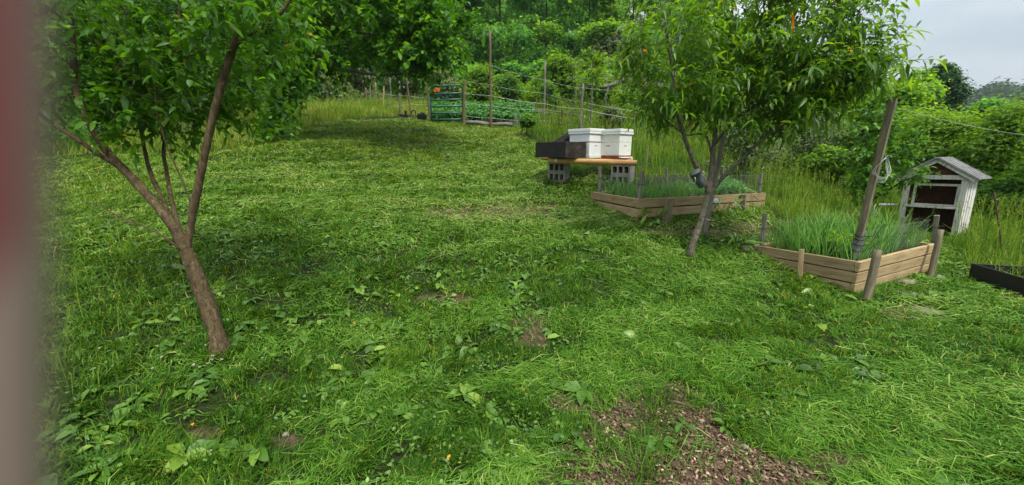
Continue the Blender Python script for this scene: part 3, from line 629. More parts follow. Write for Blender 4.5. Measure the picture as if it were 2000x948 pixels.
def hive(cu, cd_, rz, mats, label, kind):
    """cu = pixel of the near vertical edge at its bottom; boxes, lid and bottom board"""
    c = P(*cu, cd_); e1 = np.array([math.cos(rz), math.sin(rz), 0]); e2 = np.array([-math.sin(rz), math.cos(rz), 0])
    W, L = .41, .50; cen = c + e1 * W / 2 + e2 * L / 2; zb = topz(cen[0], cen[1]) + .004
    root = thing('beehive', label, 'beehive', (cen[0], cen[1], zb), 'white beehives', rz); z = 0
    def bx_(nm, lo, hi, mat, bev=.004, par=root): return bmobj(nm, box_mesh(lo, hi, bev), mat, par, WORLD[root.name])
    m1, m2 = mats
    if kind == 0:
        bx_('bottom_board', (-W / 2 - .003, -L / 2 - .02, 0), (W / 2 + .003, L / 2 + .01, .05), M['hive']); z = .052
        boxes = ((.245, m1), (.19, m1))
    else:
        bx_('bottom_board', (-W / 2 - .004, -L / 2 - .004, 0), (W / 2 + .004, L / 2 + .004, .062), M['redwood']); z = .064
        bx_('landing_board', (-W / 2 + .004, -L / 2 - .05, .014), (W / 2 - .004, -L / 2 - .006, .038), M['hive'])
        boxes = ((.245, m1), (.19, m1))
    for k, (h, mt) in enumerate(boxes):
        b_ = bx_('hive_box', (-W / 2, -L / 2, z), (W / 2, L / 2, z + h), mt)
        if k == 0 or True:
            zz = z + h * (.74 if k == 0 else .9)
            bm = bmesh.new()
            if k == 0: add_box(bm, (-.045, -L / 2 - .0015, zz - .008), (.045, -L / 2 + .01, zz + .006), 0); add_box(bm, (-W / 2 - .0015, -.05, zz - .008), (-W / 2 + .01, .05, zz + .006), 0)
            else: add_box(bm, (-.05, -L / 2 - .0015, zz - .004), (.05, -L / 2 + .01, zz + .003), 0); add_box(bm, (-W / 2 - .0015, -.06, zz - .004), (-W / 2 + .01, .06, zz + .003), 0)
            bmobj('hand_slot', bm, M['stake'], b_, WORLD[root.name])
        if kind == 0 and k == 0: bx_('red_seam', (-W / 2 - .002, -L / 2 - .002, z + h - .002), (W / 2 + .002, L / 2 + .002, z + h + .010), M['redwood'], 0); z += .010
        z += h + .003
    if kind == 1:
        bx_('strip', (.05, -L / 2 - .004, z - .17), (.075, -L / 2 + .004, z - .02), m1, .001)
    lid = bx_('lid', (-W / 2 - .022, -L / 2 - .022, z - .045), (W / 2 + .022, L / 2 + .022, z + .03), M['hive'])
    bx_('lid_rim', (-W / 2 - .028, -L / 2 - .028, z + .002), (W / 2 + .028, L / 2 + .028, z + .052), M['hive'], .005, lid)
    return root
RZH = R(41)
hive((1150, 312), 7.44, RZH, (M['hive'], M['hive']), 'left white beehive with red seam, beside the black box', 0)
hive((1208, 313), 7.36, RZH, (M['hivec'], M['hive']), 'right cream and white beehive on a red base board', 1)
# open black box with a board propped behind it
c = P(1105, 312, 7.06); e1 = np.array([math.cos(RZH), math.sin(RZH), 0]); e2 = np.array([-math.sin(RZH), math.cos(RZH), 0])
cen = c + e1 * .29 + e2 * .40; zb = topz(cen[0], cen[1]) + .003
bb = thing('black_box', 'open black painted wooden box standing left of the white hives', 'box', (cen[0], cen[1], zb), None, RZH)
for lo, hi in (((-.29, .378, 0), (.29, .40, .285)), ((-.29, -.3775, 0), (-.268, .3775, .285)), ((.268, -.3775, 0), (.29, .3775, .285))):
    bmobj('side_board', box_mesh(lo, hi, .003), M['black'], bb, WORLD[bb.name])
bmobj('side_board', box_mesh((-.29, -.40, 0), (.29, -.378, .285), .003), M['worn'], bb, WORLD[bb.name])
bmobj('floor_board', box_mesh((-.267, -.377, .002), (.267, .377, .02)), M['black'], bb, WORLD[bb.name])
bmobj('hand_slot', box_mesh((.10, -.4015, .15), (.19, -.39, .165)), M['blackp'], bb, WORLD[bb.name])
a = c + e2 * .80 + e1 * .08; a[2] = zb + .30; b = P(1118, 258, 7.95)
bm = bmesh.new(); pts = [P(1080, 277, 7.80), P(1117, 255, 7.86), P(1120, 288, 7.84), P(1090, 292, 7.76)]
vs1 = [bm.verts.new(Vector(p)) for p in pts]; vs2 = [bm.verts.new(Vector(p + e2 * .02)) for p in pts]
bm.faces.new(vs1); bm.faces.new(vs2[::-1])
for k in range(4): bm.faces.new((vs1[k], vs2[k], vs2[(k + 1) % 4], vs1[(k + 1) % 4]))
bmesh.ops.recalc_face_normals(bm, faces=bm.faces)
tag(bmobj('propped_board', bm, M['tar']), 'slanted black board rising from the black box to the left hive', 'board')

# ================================================================== little white shed
SR, SL = P(1872, 452, 6.78), P(1752, 436, 7.5)
SR[2] = SL[2] = (SR[2] + SL[2]) / 2 - .02
tv = Vector(SR - SL); W = tv.length; tv.normalize(); nv = Vector((tv.y, -tv.x, 0))       # nv points out of the front
back = -nv
shed = thing('garden_shed', 'little white framed shed with gable roof and dark open front', 'shed', tuple(SL))
SM = Matrix((tv, back, Vector((0, 0, 1)))).transposed().to_4x4(); SM.translation = Vector(SL) - Vector((0, 0, .1))
SM = SM @ Matrix.Rotation(R(-2.0), 4, 'Y')
def sb(nm, lo, hi, mat, bev=.004, par=shed, Mx=SM, wob=.0015): return bmobj(nm, box_mesh(lo, hi, bev, wob), mat, par, Mx)
H, DP = .98, .44; W = W
sb('corner_post', (0, 0, 0), (.085, .05, H), M['shedw']); sb('corner_post', (W - .085, 0, 0), (W, .05, H), M['shedw'])
sb('corner_post', (0, DP - .05, 0), (.06, DP, H), M['shedw']); sb('corner_post', (W - .06, DP - .05, 0), (W, DP, H), M['shedw'])
sb('front_beam', (-.02, -.012, H), (W + .02, .045, H + .075), M['shedw'])
sb('back_wall', (.061, DP - .03, 0), (W - .061, DP - .005, H), M['shedin'])
lw = sb('side_wall', (.012, .052, .1), (.03, DP - .052, H), M['shedin'])
rw = sb('side_wall', (W - .03, .052, .05), (W - .012, DP - .052, H), M['shedin'])
for k in range(3): sb('white_board', (W - .011, .060 + k * .115, .03), (W + .006, .060 + k * .115 + .085, H - .005), M['shedw'], par=rw)
for k in range(3): sb('white_board', (-.006, .060 + k * .115, .03), (.011, .060 + k * .115 + .085, H - .005), M['shedw'], par=lw)
sh = sb('shelf', (.05, -.01, .46), (W - .07, .045, .497), M['shedw'])
bmobj('shelf_board', box_mesh((.065, .047, .462), (W - .065, DP - .06, .48)), M['shedin'], sh, SM)
wf = thing('window_frame', None, None, (0, 0, 0)); wf.parent = shed; WORLD[wf.name] = SM; wf.matrix_basis = WORLD[shed.name].inverted() @ SM
for lo, hi in (((.13, .06, .86), (W - .10, .09, .90)), ((.13, .06, .50), (.165, .09, .86)), ((W - .135, .06, .50), (W - .10, .09, .86)), ((.166, .062, .50), (W - .136, .088, .53))):
    sb('frame_bar', lo, hi, M['shedw'], par=wf)
RH = .36
bm = bmesh.new(); vv = [bm.verts.new(q) for q in ((.03, .01, H + .075), (W - .03, .01, H + .075), (W / 2, .01, H + RH - .02), (.03, .03, H + .075), (W - .03, .03, H + .075), (W / 2, .03, H + RH - .02))]
bm.faces.new(vv[:3]); bm.faces.new(vv[3:][::-1])
for k in range(3): bm.faces.new((vv[k], vv[(k + 1) % 3 + 0], vv[(k + 1) % 3 + 3], vv[k + 3]))
bmesh.ops.recalc_face_normals(bm, faces=bm.faces); bmobj('gable', bm, M['shedin'], shed, SM)
for sgn in (0, 1):
    x0, x1 = (-.10, W / 2) if sgn == 0 else (W + .10, W / 2); z0, z1 = H + .02, H + RH + .012
    d = Vector((x1 - x0, 0, z1 - z0)); L = d.length; d.normalize(); nn = Vector((-d.z, 0, d.x)) * (1 if sgn == 0 else -1)
    fm = Matrix((d, Vector((0, 1, 0)), d.cross(Vector((0, 1, 0))))).transposed().to_4x4(); fm.translation = Vector((x0, 0, z0)); fm = SM @ fm
    up_ = 1 if d.cross(Vector((0, 1, 0))).z > 0 else -1
    bmobj('barge_board', box_mesh((0, -.055, -.06 if up_ > 0 else .0), (L, -.018, 0 if up_ > 0 else .06), .003), M['shedw'], shed, fm)
    rs = bmobj('roof_slope', box_mesh((-.03, -.085, .003 if up_ > 0 else -.018), (L, DP + .06, .018 if up_ > 0 else -.003), .002), M['roof'], shed, fm)
    bm = bmesh.new()
    for k in range(5): add_box(bm, (-.028, -.08 + k * .135, .018 if up_ > 0 else -.032), (L - .004, -.068 + k * .135, .032 if up_ > 0 else -.018))
    bmobj('roof_seam', bm, M['roof'], rs, fm)
bmobj('roof_ridge', box_mesh((W / 2 - .035, -.09, H + RH + .008), (W / 2 + .035, DP + .065, H + RH + .03), .006), M['roof'], shed, SM)
# white pipe rail beside the shed
T = Tubes(); T.add([P(1709, 428, 7.9), P(1710, 404, 7.9), P(1712, 401, 7.9), P(1718, 400, 7.9), P(1752, 401, 7.75)], .024, 8)
tag(obj('pipe_rail', T.mesh('pipe_rail', M['white'])), 'bent white pipe rail left of the little shed', 'rail')
# thin rusty rod right of the shed
stick('rusty_rod', 'thin rusty rod standing in tall grass right of the shed', 'rod', P(1956, 488, 5.6), P(1943, 376, 5.55), M['rust'], .022, round_=True)
# black edging box at the right
ta, tb = hit(1893, 548), hit(2080, 612)
ta = ta + [0, 0, .21]; tb = tb + [0, 0, .21]
tr = thing('black_planter', 'long low black planter trough lying in the grass at right', 'planter', tuple(ta))
tm = frame(Vector(ta), Vector(tb - ta)); Lt = (Vector(tb) - Vector(ta)).length
for lo, hi, nm in (((0, -.02, -.26), (Lt, 0, 0), 'side_board'), ((0, .50, -.19), (Lt, .52, 0), 'side_board'), ((0, .001, -.19), (.02, .499, -.002), 'end_board'), ((Lt - .02, .001, -.19), (Lt, .499, -.002), 'end_board')):
    bmobj(nm, box_mesh(lo, hi, .004, .003), M['black'], tr, tm)

# ================================================================== gate, fences, tools
g0, g1 = P(843, 238, 15.0), P(905, 240, 14.7); gv = Vector(g1 - g0); gv.z = 0; GW = gv.length; gv.normalize()
gate = thing('field_gate', 'green tube metal gate with small orange plate', 'gate', tuple(g0))
GM = frame(Vector(g0) + Vector((0, 0, .05)), gv); GH = 1.24
T = Tubes(); r0 = .034; rc = .16
arc = [(rc - rc * math.cos(a), 0, GH - rc + rc * math.sin(a)) for a in np.linspace(0, math.pi / 2, 6)]
arc2 = [(GW - q[0], 0, q[2]) for q in arc[::-1]]
T.add([(0, 0, 0), (0, 0, .5)] + arc + [(GW / 2, 0, GH)] + arc2 + [(GW, 0, .5), (GW, 0, 0)], r0, 10); obj('gate_frame', T.mesh('gate_frame', M['gate']), gate, GM)
for z in (.02, .26, .50, .74, .96):
    T = Tubes(); T.add([(0.01, 0, z), (GW - .01, 0, z)], .030, 8); obj('rail', T.mesh('rail', M['gate']), gate, GM)
bmobj('plate', box_mesh((.17, -.045, 1.03), (.41, -.03, 1.17), .01), M['orange'], gate, GM)
FP = [(717, 203, 24, 714, 172, .14, 'short brown post farthest along the left fence', 'redpost'), (725, 212, 23, 721, 140, .10, 'tall grey post beside the farthest brown post', 'stake'), (736, 216, 21.5, 733, 162, .15, 'thick grey post, third from the far end of left fence', 'post'),
      (750, 224, 19.5, 749, 168, .11, 'pale post with dark cap in the left fence', 'board'), (766, 224, 18.5, 761, 146, .08, 'thin dark pole in the left fence', 'stake'), (782, 230, 17, 779, 152, .14, 'knotty pole with side wires in the left fence', 'post'),
      (803, 230, 16, 793, 145, .09, 'leaning brown pole near the trimmer', 'redpost'), (841, 237, 15.05, 835, 158, .16, 'round gatepost at the left side of the green gate', 'post'), (906, 241, 14.65, 907, 153, .17, 'reddish gatepost at the right side of the green gate', 'redpost'),
      (959, 246, 14.2, 957, 58, .13, 'very tall knotty pole right of the green gate', 'redpost'), (1062, 245, 15.2, 1065, 120, .10, 'tall grey pole by the low stick fence', 'stake'), (1134, 250, 13, 1139, 164, .09, 'grey pole with white cap behind the left hive', 'stake'),
      (1155, 250, 13.5, 1156, 168, .08, 'thin dark pole supporting the sapling', 'stake'), (1239, 256, 13, 1240, 213, .13, 'short weathered post behind the right hive', 'redpost'), (1281, 270, 12, 1286, 235, .03, 'slim dark rod in the meadow behind the peach tree', 'rust'), (1197, 253, 13, 1199, 228, .03, 'slim dark rod just behind the hives', 'rust'), (1096, 242, 14, 1098, 214, .05, 'short black stick in the low fence', 'rust'), (1112, 247, 14, 1114, 214, .05, 'grey stick beside the short black one', 'stake'), (1183, 216, 17, 1186, 150, .07, 'thin pole beneath the bent apple branch', 'stake'), (1083, 212, 21, 1084, 190, .08, 'short grey post beyond the low stick fence', 'stake'), (1138, 252, 13.3, 1142, 226, .06, 'leaning short stick behind the left hive', 'stake'), (1124, 205, 19, 1126, 170, .07, 'pale thin post beyond the low fence', 'stake'), (1043, 213, 20, 1044, 200, .10, 'stub of post beside the straw path', 'stake'), (1015, 203, 23, 1015, 193, .10, 'stub of post at left of the straw path', 'stake')]
for (u, v, D, tu, tv_, w_, lab, mt) in FP:
    f = P(u, v, D); h_ = P(tu, tv_, D - (v - tv_) / FPX * D * .22)
    stick('fence_post', lab, 'post', f, h_, M[mt], w_ * (.72 if w_ > .06 else 1), round_=True, group='garden fence posts', below=.35)
def strand(pts, lab, r_=.003, grp='fence wires', mat='wire', name='fence_wire'):
    T = Tubes()
    for a, b in zip(pts[:-1], pts[1:]):
        a, b = P(*a), P(*b); T.add([a + (b - a) * t_ - np.array([0, 0, .10]) * 4 * t_ * (1 - t_) * np.linalg.norm(b - a) / 6 for t_ in np.linspace(0, 1, 8)], r_, 4, False)
    tag(obj(name, T.mesh(name, M[mat])), lab, 'wire' if name == 'fence_wire' else 'rail', grp)
strand([(957, 128, 13.6), (1065, 157, 14.6), (1139, 172, 12.6), (1300, 179, 11.5)], 'top pale wire from the very tall pole toward the peach tree')
strand([(907, 157, 14.2), (957, 166, 13.8), (1065, 183, 14.7), (1140, 200, 12.7), (1240, 217, 12.6)], 'second pale wire sloping from the reddish gatepost')
strand([(907, 182, 14.3), (957, 187, 13.9), (1065, 203, 14.9), (1139, 213, 12.8), (1240, 232, 12.7)], 'third pale wire from the reddish gatepost', .005)
strand([(907, 200, 14.4), (957, 207, 14.0), (1065, 215, 15)], 'fourth faint wire beside the potato rows', .004)
strand([(907, 226, 14.6), (957, 231, 14.1), (1065, 236, 15)], 'lowest faint wire beside the potato rows', .004)
strand([(714, 180, 23.8), (733, 180, 21.4), (749, 182, 19.3), (779, 186, 16.8), (798, 187, 15.8), (836, 192, 14.9)], 'upper wire of the left fence', .004)
strand([(714, 205, 23.9), (733, 206, 21.4), (749, 208, 19.4), (782, 206, 16.9), (801, 203, 15.9), (839, 205, 15)], 'lower wire of the left fence', .006)
strand([(1040, 211, 16.5), (1062, 214, 15.6), (1096, 219, 14.6), (1136, 227, 13.6)], 'upper grey stick rail of the low fence', .02, 'rails of the low stick fence', 'stake', 'fence_rail')
strand([(1042, 217, 16.3), (1062, 219, 15.5), (1100, 223, 14.5), (1130, 224, 13.8)], 'second grey stick rail of the low fence', .016, 'rails of the low stick fence', 'stake', 'fence_rail')
strand([(1062, 236, 15.3), (1100, 240, 14.3), (1140, 250, 13.2)], 'lowest grey stick rail of the low fence', .018, 'rails of the low stick fence', 'stake', 'fence_rail')
ga_, gb_ = P(912, 242, 14.5), P(1000, 247, 14.1)
T = Tubes(); pts_ = [ga_ + (gb_ - ga_) * t_ + np.array([0, 0, .04 + .02 * math.sin(9 * t_)]) for t_ in np.linspace(0, 1, 12)]; T.add(pts_, .07, 8, True, .3)
tag(obj('log_edging', T.mesh('log_edging', M['stake'])), 'weathered log edging along the front of the potato rows', 'log')
a_, b_ = P(1004, 246, 14), P(1020, 247, 13.8); b_ = b_ + np.array([.15, .1, 0])
wire_net('mesh_cage', 'small square of grey wire mesh beside the potato rows', [a_, b_], .42, .05, .003)
# string trimmer lying by the gatepost
tp0 = P(790, 230, 15.2); tp1 = P(826, 235, 14.8); trm = thing('string_trimmer', 'black string trimmer lying in the grass by the left gatepost', 'trimmer', tuple(tp0))
dv = Vector(tp1 - tp0); tM = frame(Vector(tp0) + Vector((0, 0, .07)), dv); TL = dv.length
T = Tubes(); T.add([(.1, 0, .03), (TL * .9, 0, .06)], .018, 8); obj('shaft', T.mesh('shaft', M['rust']), trm, tM)
T = Tubes(); T.add([(TL * .50 + .11 * math.cos(a), -.0, .15 + .10 * math.sin(a)) for a in np.linspace(-.6, 3.7, 14)], .022, 8); obj('loop_handle', T.mesh('loop_handle', M['blackp']), trm, tM)
bm = bmesh.new(); add_box(bm, (TL * .78, -.10, -.05), (TL * 1.12, .10, .16), .04); add_box(bm, (TL * .72, -.05, .0), (TL * .80, .05, .11), .02); add_box(bm, (TL * .9, -.06, .15), (TL * 1.06, .06, .21), .02)
bmobj('engine', bm, M['blackp'], trm, tM)
bm = bmesh.new(); add_box(bm, (-.16, -.12, -.04), (.10, .12, .05), .03); add_box(bm, (.02, -.03, .03), (.10, .03, .20), .02); bmobj('guard', bm, M['blackp'], trm, tM)
# cup in the peach tree, stone pieces

# ================================================================== trees
HAZE = .00028
def limbpx(rows, dz=0): return np.array([P(*r_) for r_ in rows])
def finish_tree(name, label, cat, base, tr, bark, leafmat, tw_n, tw_len, per, L, Wd, rt=.003, e=.42, kind='lance', droop=.6, sag=.3, group=None, spread=.9, light=(0, 0, 1), hi=None, extra=None, fold=.25, down=0., keep=None):
    root = thing(name, label, cat, tuple(base), group)
    obj('trunk', tr.mesh('trunk', M[bark], rt, e), root)
    B, D_ = tr.twigs(tw_n, tw_len, spread, down)
    if extra is not None: B = np.concatenate([B, extra[0]]); D_ = np.concatenate([D_, extra[1]])
    T = Tubes(); twig_tubes(T, B, D_, tw_len, sag, max(rt * .55, .0015)); tw_me = T.mesh('twig', M[bark])
    p, d = twig_leaves(B, D_, tw_len, per, sag); n = len(p)
    # young pale leaves sit at the twig tips
    age = np.tile((np.arange(per) + .5) / per, len(B)); tint = np.clip(.20 + .40 * age ** 2 + .22 * rng.random(n) + .12 * rng.normal(size=n), 0, .96)
    od = rng.random(n) < .0022; tint[od] = 1.0
    d[:, 2] += .0
    crown = leaf_mesh('crown', p, d, L * (.42 + .85 * rng.random(n) ** 1.2), Wd * (.55 + .65 * rng.random(n)), M[leafmat], tint, kind=kind, droop=droop, fold=fold)
    c_ = obj('crown', crown, root); t_ = obj('twig', tw_me, c_)
    return root
def pxcloud(blobs, n):
    """points in ellipsoids given as (u, v, D, half width px, half height px, half depth m, weight)"""
    out = []; wts = np.array([b_[6] for b_ in blobs], float); wts /= wts.sum()
    for b_, w_ in zip(blobs, wts):
        c = P(*b_[:3]); k = b_[2] / FPX; out.append(ell(c, (b_[3] * k, b_[5], b_[4] * k), int(n * w_)))
    return np.concatenate(out)

# ---- left fruit tree
t = Tree()
tk = t.limb([*[tuple(q) for q in limbpx([(432, 700, 2.9), (424, 655, 2.89), (406, 600, 2.88), (388, 550, 2.87), (374, 515, 2.86), (364, 492, 2.85)])]], .060, .043)
t.fix[0] *= 1.5; t.fix[1] *= 1.35; t.fix[2] *= 1.22; t.fix[3] *= 1.12; t.fix[4] *= 1.06
f_ = tk[-1]
def lim(rows, r0, r1, par): return t.limb([t.p[par]] + [P(*q) for q in rows], r0, r1, par)
la = lim([(372, 440, 2.84), (386, 370, 2.8), (402, 290, 2.76), (426, 190, 2.7), (448, 115, 2.66), (458, 88, 2.64)], 0.02729, 0.02281, f_)
lim([(468, 20, 2.6), (474, -50, 2.58), (478, -140, 2.6)], 0.01664, 0.01008, la[-1])
lim([(485, 68, 2.62), (520, 48, 2.58), (552, 22, 2.55), (575, -20, 2.52), (600, -90, 2.5)], 0.01536, 0.00864, la[-1])
lb = lim([(340, 445, 2.84), (300, 395, 2.82), (255, 345, 2.8), (212, 300, 2.78), (180, 250, 2.75), (158, 205, 2.72), (146, 165, 2.7), (142, 80, 2.66), (136, -10, 2.65), (130, -120, 2.65)], 0.03584, 0.01152, f_)
lc = lim([(190, 300, 2.72), (150, 272, 2.66), (108, 245, 2.6), (50, 205, 2.52), (-30, 160, 2.45)], 0.01664, 0.01008, lb[20])
ld = lim([(338, 440, 2.92), (318, 390, 2.96), (296, 345, 3.0), (284, 300, 3.05), (268, 210, 3.1), (252, 90, 3.15), (240, -60, 3.2)], 0.0192, 0.00864, tk[-3])
le = lim([(345, 430, 2.95), (334, 385, 3.02), (324, 330, 3.1), (320, 285, 3.15), (336, 190, 3.2), (348, 80, 3.25), (352, -80, 3.3)], 0.01792, 0.00792, tk[-2])
lg = lim([(372, 395, 2.82), (352, 345, 2.8), (326, 285, 2.78), (308, 220, 2.76), (300, 130, 2.75)], 0.00704, 0.00432, la[7])
lim([(330, 470, 2.75), (290, 446, 2.7), (235, 425, 2.66), (200, 405, 2.62), (165, 395, 2.58)], 0.00768, 0.00288, tk[-4])
lim([(260, 440, 2.66), (215, 428, 2.6), (180, 420, 2.55)], 0.00384, 0.00216, len(t.p) - 10)
pts = pxcloud([(330, 90, 2.95, 190, 130, .75, 5), (220, 170, 2.9, 95, 100, .6, 2.4), (440, 150, 3.0, 85, 120, .5, 1.4), (500, 40, 2.65, 95, 75, .45, 1.6), (180, 40, 2.85, 80, 140, .6, 1.5), (330, 230, 3.05, 110, 60, .5, 1.4), (360, -130, 2.9, 230, 130, .9, 2.2), (545, 35, 2.55, 45, 70, .3, .6), (90, 120, 2.7, 80, 120, .5, .8)], 380)
_pu, _pv, _pd = proj(pts); pts = pts[~((_pu > 385) & (_pv > 235)) & ~((_pv > 262) & (rng.random(len(pts)) < .8))]
t.grow(pts, .16, .1, .08)
for q in [P(150, 345, 2.65), P(185, 350, 2.65), P(170, 385, 2.6), P(262, 395, 2.7)]: t.tips.append((lb[14], 0)) if False else None
finish_tree('fruit_tree', 'broad leaved fruit tree with forked brown trunk in the left foreground', 'tree', P(432, 694, 2.9), t, 'bark', 'plum', 3, .24, 9, .082, .038, .0022, .40, 'ovate', .45, .25)

# ---- peach tree
t = Tree()
tk = t.limb(list(limbpx([(1345, 512, 4.9), (1352, 480, 4.89), (1366, 440, 4.88), (1376, 405, 4.87), (1383, 378, 4.86)])), .046, .034)
t.fix[0] *= 1.35; t.fix[1] *= 1.2; t.fix[2] *= 1.08
f_ = tk[-1]
pa = lim([(1378, 358, 4.82), (1360, 325, 4.76), (1345, 292, 4.7), (1335, 262, 4.66), (1320, 205, 4.6), (1312, 130, 4.5), (1300, 50, 4.42), (1296, -40, 4.36)], .032, .012, f_)
pb = lim([(1388, 350, 4.88), (1392, 310, 4.9), (1396, 270, 4.92), (1400, 220, 4.95), (1412, 150, 5.0), (1425, 60, 5.05), (1440, -60, 5.1)], .040, .014, f_)
pc = lim([(1398, 362, 4.84), (1425, 335, 4.76), (1455, 305, 4.68), (1480, 280, 4.6), (1520, 250, 4.5), (1580, 222, 4.4), (1650, 190, 4.28), (1715, 150, 4.15)], .026, .008, tk[-2])
pd = lim([(1380, 268, 5.0), (1362, 262, 5.1), (1340, 264, 5.2), (1325, 250, 5.3)], .015, .007, pb[12])
pe = lim([(1430, 240, 4.8), (1470, 210, 4.6), (1520, 170, 4.45), (1590, 110, 4.3), (1660, 40, 4.15)], .020, .008, pb[16])
pf = lim([(1290, 225, 4.5), (1262, 180, 4.4), (1232, 150, 4.35)], .011, .005, pa[24])
lim([(1395, 432, 4.8), (1402, 428, 4.74)], .014, .008, tk[14])
lim([(1450, 120, 5.2), (1500, 60, 5.3), (1560, -20, 5.4)], .014, .007, pb[24])
pts = pxcloud([(1330, 110, 4.55, 95, 120, .8, 2.6), (1440, 90, 4.9, 130, 140, .9, 3.4), (1550, 120, 4.45, 130, 105, .8, 3.4), (1630, 140, 4.2, 75, 62, .5, 1.9), (1702, 142, 4.1, 42, 34, .3, .8), (1400, -90, 4.7, 190, 130, 1., 2), (1560, -20, 4.4, 105, 80, .7, 1.8), (1650, 40, 4.2, 38, 40, .3, .6), (1520, 215, 4.55, 95, 45, .5, 1.6), (1290, 215, 4.5, 45, 45, .4, .8), (1260, 110, 4.4, 32, 70, .4, .6), (1390, 190, 4.75, 90, 45, .6, 1.2)], 560)
_pu, _pv, _pd = proj(pts); pts = pts[~((_pv > 232) & (_pu < 1460))]
t.grow(pts, .22, .10, .08)
finish_tree('peach_tree', 'peach tree with narrow drooping leaves standing between the two raised beds', 'tree', P(1345, 508, 4.9), t, 'bark_p', 'peach', 3, .28, 10, .142, .041, .0024, .40, 'lance', .62, .15, fold=.3, down=-.12)
# grey cup tied to its left limb
cp0, cp1 = P(1372, 364, 4.62), P(1356, 336, 4.56)
cup = thing('hanging_cup', 'grey plastic cup with wire handle tied to the left peach limb', 'cup', tuple(cp0))
cM = frame(cp0, np.array(cp1 - cp0)); cl = np.linalg.norm(cp1 - cp0)
T = Tubes(); T.add([(0, 0, 0), (.004, 0, 0), (cl * .5, 0, 0), (cl * .93, 0, 0), (cl * .931, 0, 0), (cl, 0, 0)], [.040, .046, .054, .060, .067, .067], 18); obj('cup_body', T.mesh('cup_body', M['greycup'], False), cup, cM)
T = Tubes(); T.add([(cl * .86 - .085 * math.sin(a), .062 * math.cos(a), -.058 - .02 * math.sin(a)) for a in np.linspace(0, math.pi, 12)], .004, 6)
T.add([(cl * .86 - .085 * math.sin(a), .062 * math.cos(a), .058 + .02 * math.sin(a)) for a in np.linspace(0, math.pi, 12)], .004, 6); obj('handle', T.mesh('handle', M['wire']), cup, cM)
stick('support_stake', 'weathered grey stake tied beside the peach trunk', 'stake', P(1384, 415, 5.5), P(1413, 266, 5.4), M['stake'], .055, .04, below=.36, rot=.4)
T = Tubes(); wc = P(1399, 393, 5.72); 
T.add([wc + np.array([0, .012 * k, 0]) for k in range(3)], [.035, .04, .03], 12); tag(obj('white_knob', T.mesh('white_knob', M['white'])), 'round white plastic knob on the front boards of the farther bed', 'knob')

# ---- broad maple behind, left
t = Tree()
tk = t.limb(list(limbpx([(362, 285, 12), (366, 240, 11.95), (372, 180, 11.85), (378, 100, 11.7), (384, 20, 11.5), (388, -80, 11.3), (392, -190, 11.1)])), .24, .13)
ma = lim([(430, 45, 11.4), (505, 78, 11.0), (560, 92, 10.8), (620, 112, 10.6), (690, 138, 10.2), (750, 147, 9.9), (800, 140, 9.7), (842, 130, 9.6)], .085, .018, tk[20])
mb = lim([(450, -70, 11.2), (560, -60, 10.8), (680, 0, 10.4), (790, 40, 10.0), (875, 85, 9.6)], .09, .02, tk[28])
mc = lim([(540, 10, 10.8), (640, 50, 10.4), (740, 70, 10.1), (850, 95, 9.7)], .045, .012, tk[24])
md = lim([(535, 105, 10.6), (550, 130, 10.4), (548, 160, 10.3), (535, 195, 10.2), (525, 238, 10.1)], .05, .012, ma[11])
me_ = lim([(200, -20, 11.5), (80, -60, 11.2)], .08, .03, tk[26])
pts = pxcloud([(650, 10, 10.5, 200, 95, 1.8, 4.5), (770, 30, 10.0, 130, 95, 1.5, 3.6), (855, 62, 9.6, 55, 60, .9, 1.5), (560, 60, 10.9, 110, 70, 1.4, 2.0), (500, -90, 11, 260, 110, 2.2, 2.5), (760, -90, 10.2, 150, 100, 1.6, 1.6), (620, 115, 10.4, 90, 28, 1.0, 1.0), (800, 115, 9.7, 85, 22, .8, 1.1), (400, -20, 11.2, 220, 150, 2, 2)], 620)
t.grow(pts, .45, .05, .08)
bs, ds = [], []
for k in md[4:]:
    for j in range(4):
        b_ = t.p[k]; bs.append(b_); ds.append(unit(np.array([rng.normal() * .6, rng.normal() * .5, -.7 + .3 * rng.normal()])))
finish_tree('shade_tree', 'broad dark shade tree sweeping low branches over the left of the lawn', 'tree', P(362, 275, 12), t, 'bark_d', 'maple', 3, .62, 13, .165, .125, .006, .42, 'maple', .5, .3, extra=(np.array(bs), np.array(ds)), spread=.8)

# ---- sapling on a pole and old apple tree with a bent branch
t = Tree(); tk = t.limb(list(limbpx([(1154, 248, 13.4), (1155, 200, 13.3), (1157, 160, 13.2), (1158, 118, 13.1), (1160, 92, 13)])), .03, .012)
t.grow(pxcloud([(1158, 115, 13.1, 22, 26, .5, 2), (1156, 150, 13.1, 20, 24, .4, 2), (1172, 130, 13.1, 18, 22, .3, 1)], 42), .2)
finish_tree('sapling', 'young staked sapling with light green leaves behind the left hive', 'tree', P(1154, 250, 13.4), t, 'bark_g', 'shrub_l', 3, .22, 8, .13, .07, .004, .42, 'ovate', .4)
t = Tree(); tk = t.limb(list(limbpx([(1345, 262, 17), (1330, 220, 17), (1310, 180, 17), (1285, 168, 16.9), (1250, 165, 16.8), (1220, 158, 16.7), (1196, 166, 16.6), (1175, 170, 16.5), (1150, 166, 16.5)])), .20, .05)
lim([(1320, 130, 17.2), (1330, 60, 17.4)], .12, .05, tk[12]); lim([(1240, 120, 17), (1215, 90, 17.1), (1200, 70, 17.2)], .06, .02, tk[22]); lim([(1186, 180, 16.4), (1180, 196, 16.3)], .03, .012, tk[38])
t.grow(pxcloud([(1225, 110, 17, 65, 55, 1.6, 2), (1320, 80, 17.4, 90, 70, 1.8, 1.5), (1150, 150, 16.6, 35, 40, .8, .6), (1240, 160, 16.8, 60, 40, 1., 1)], 170), .4, .1, .2)
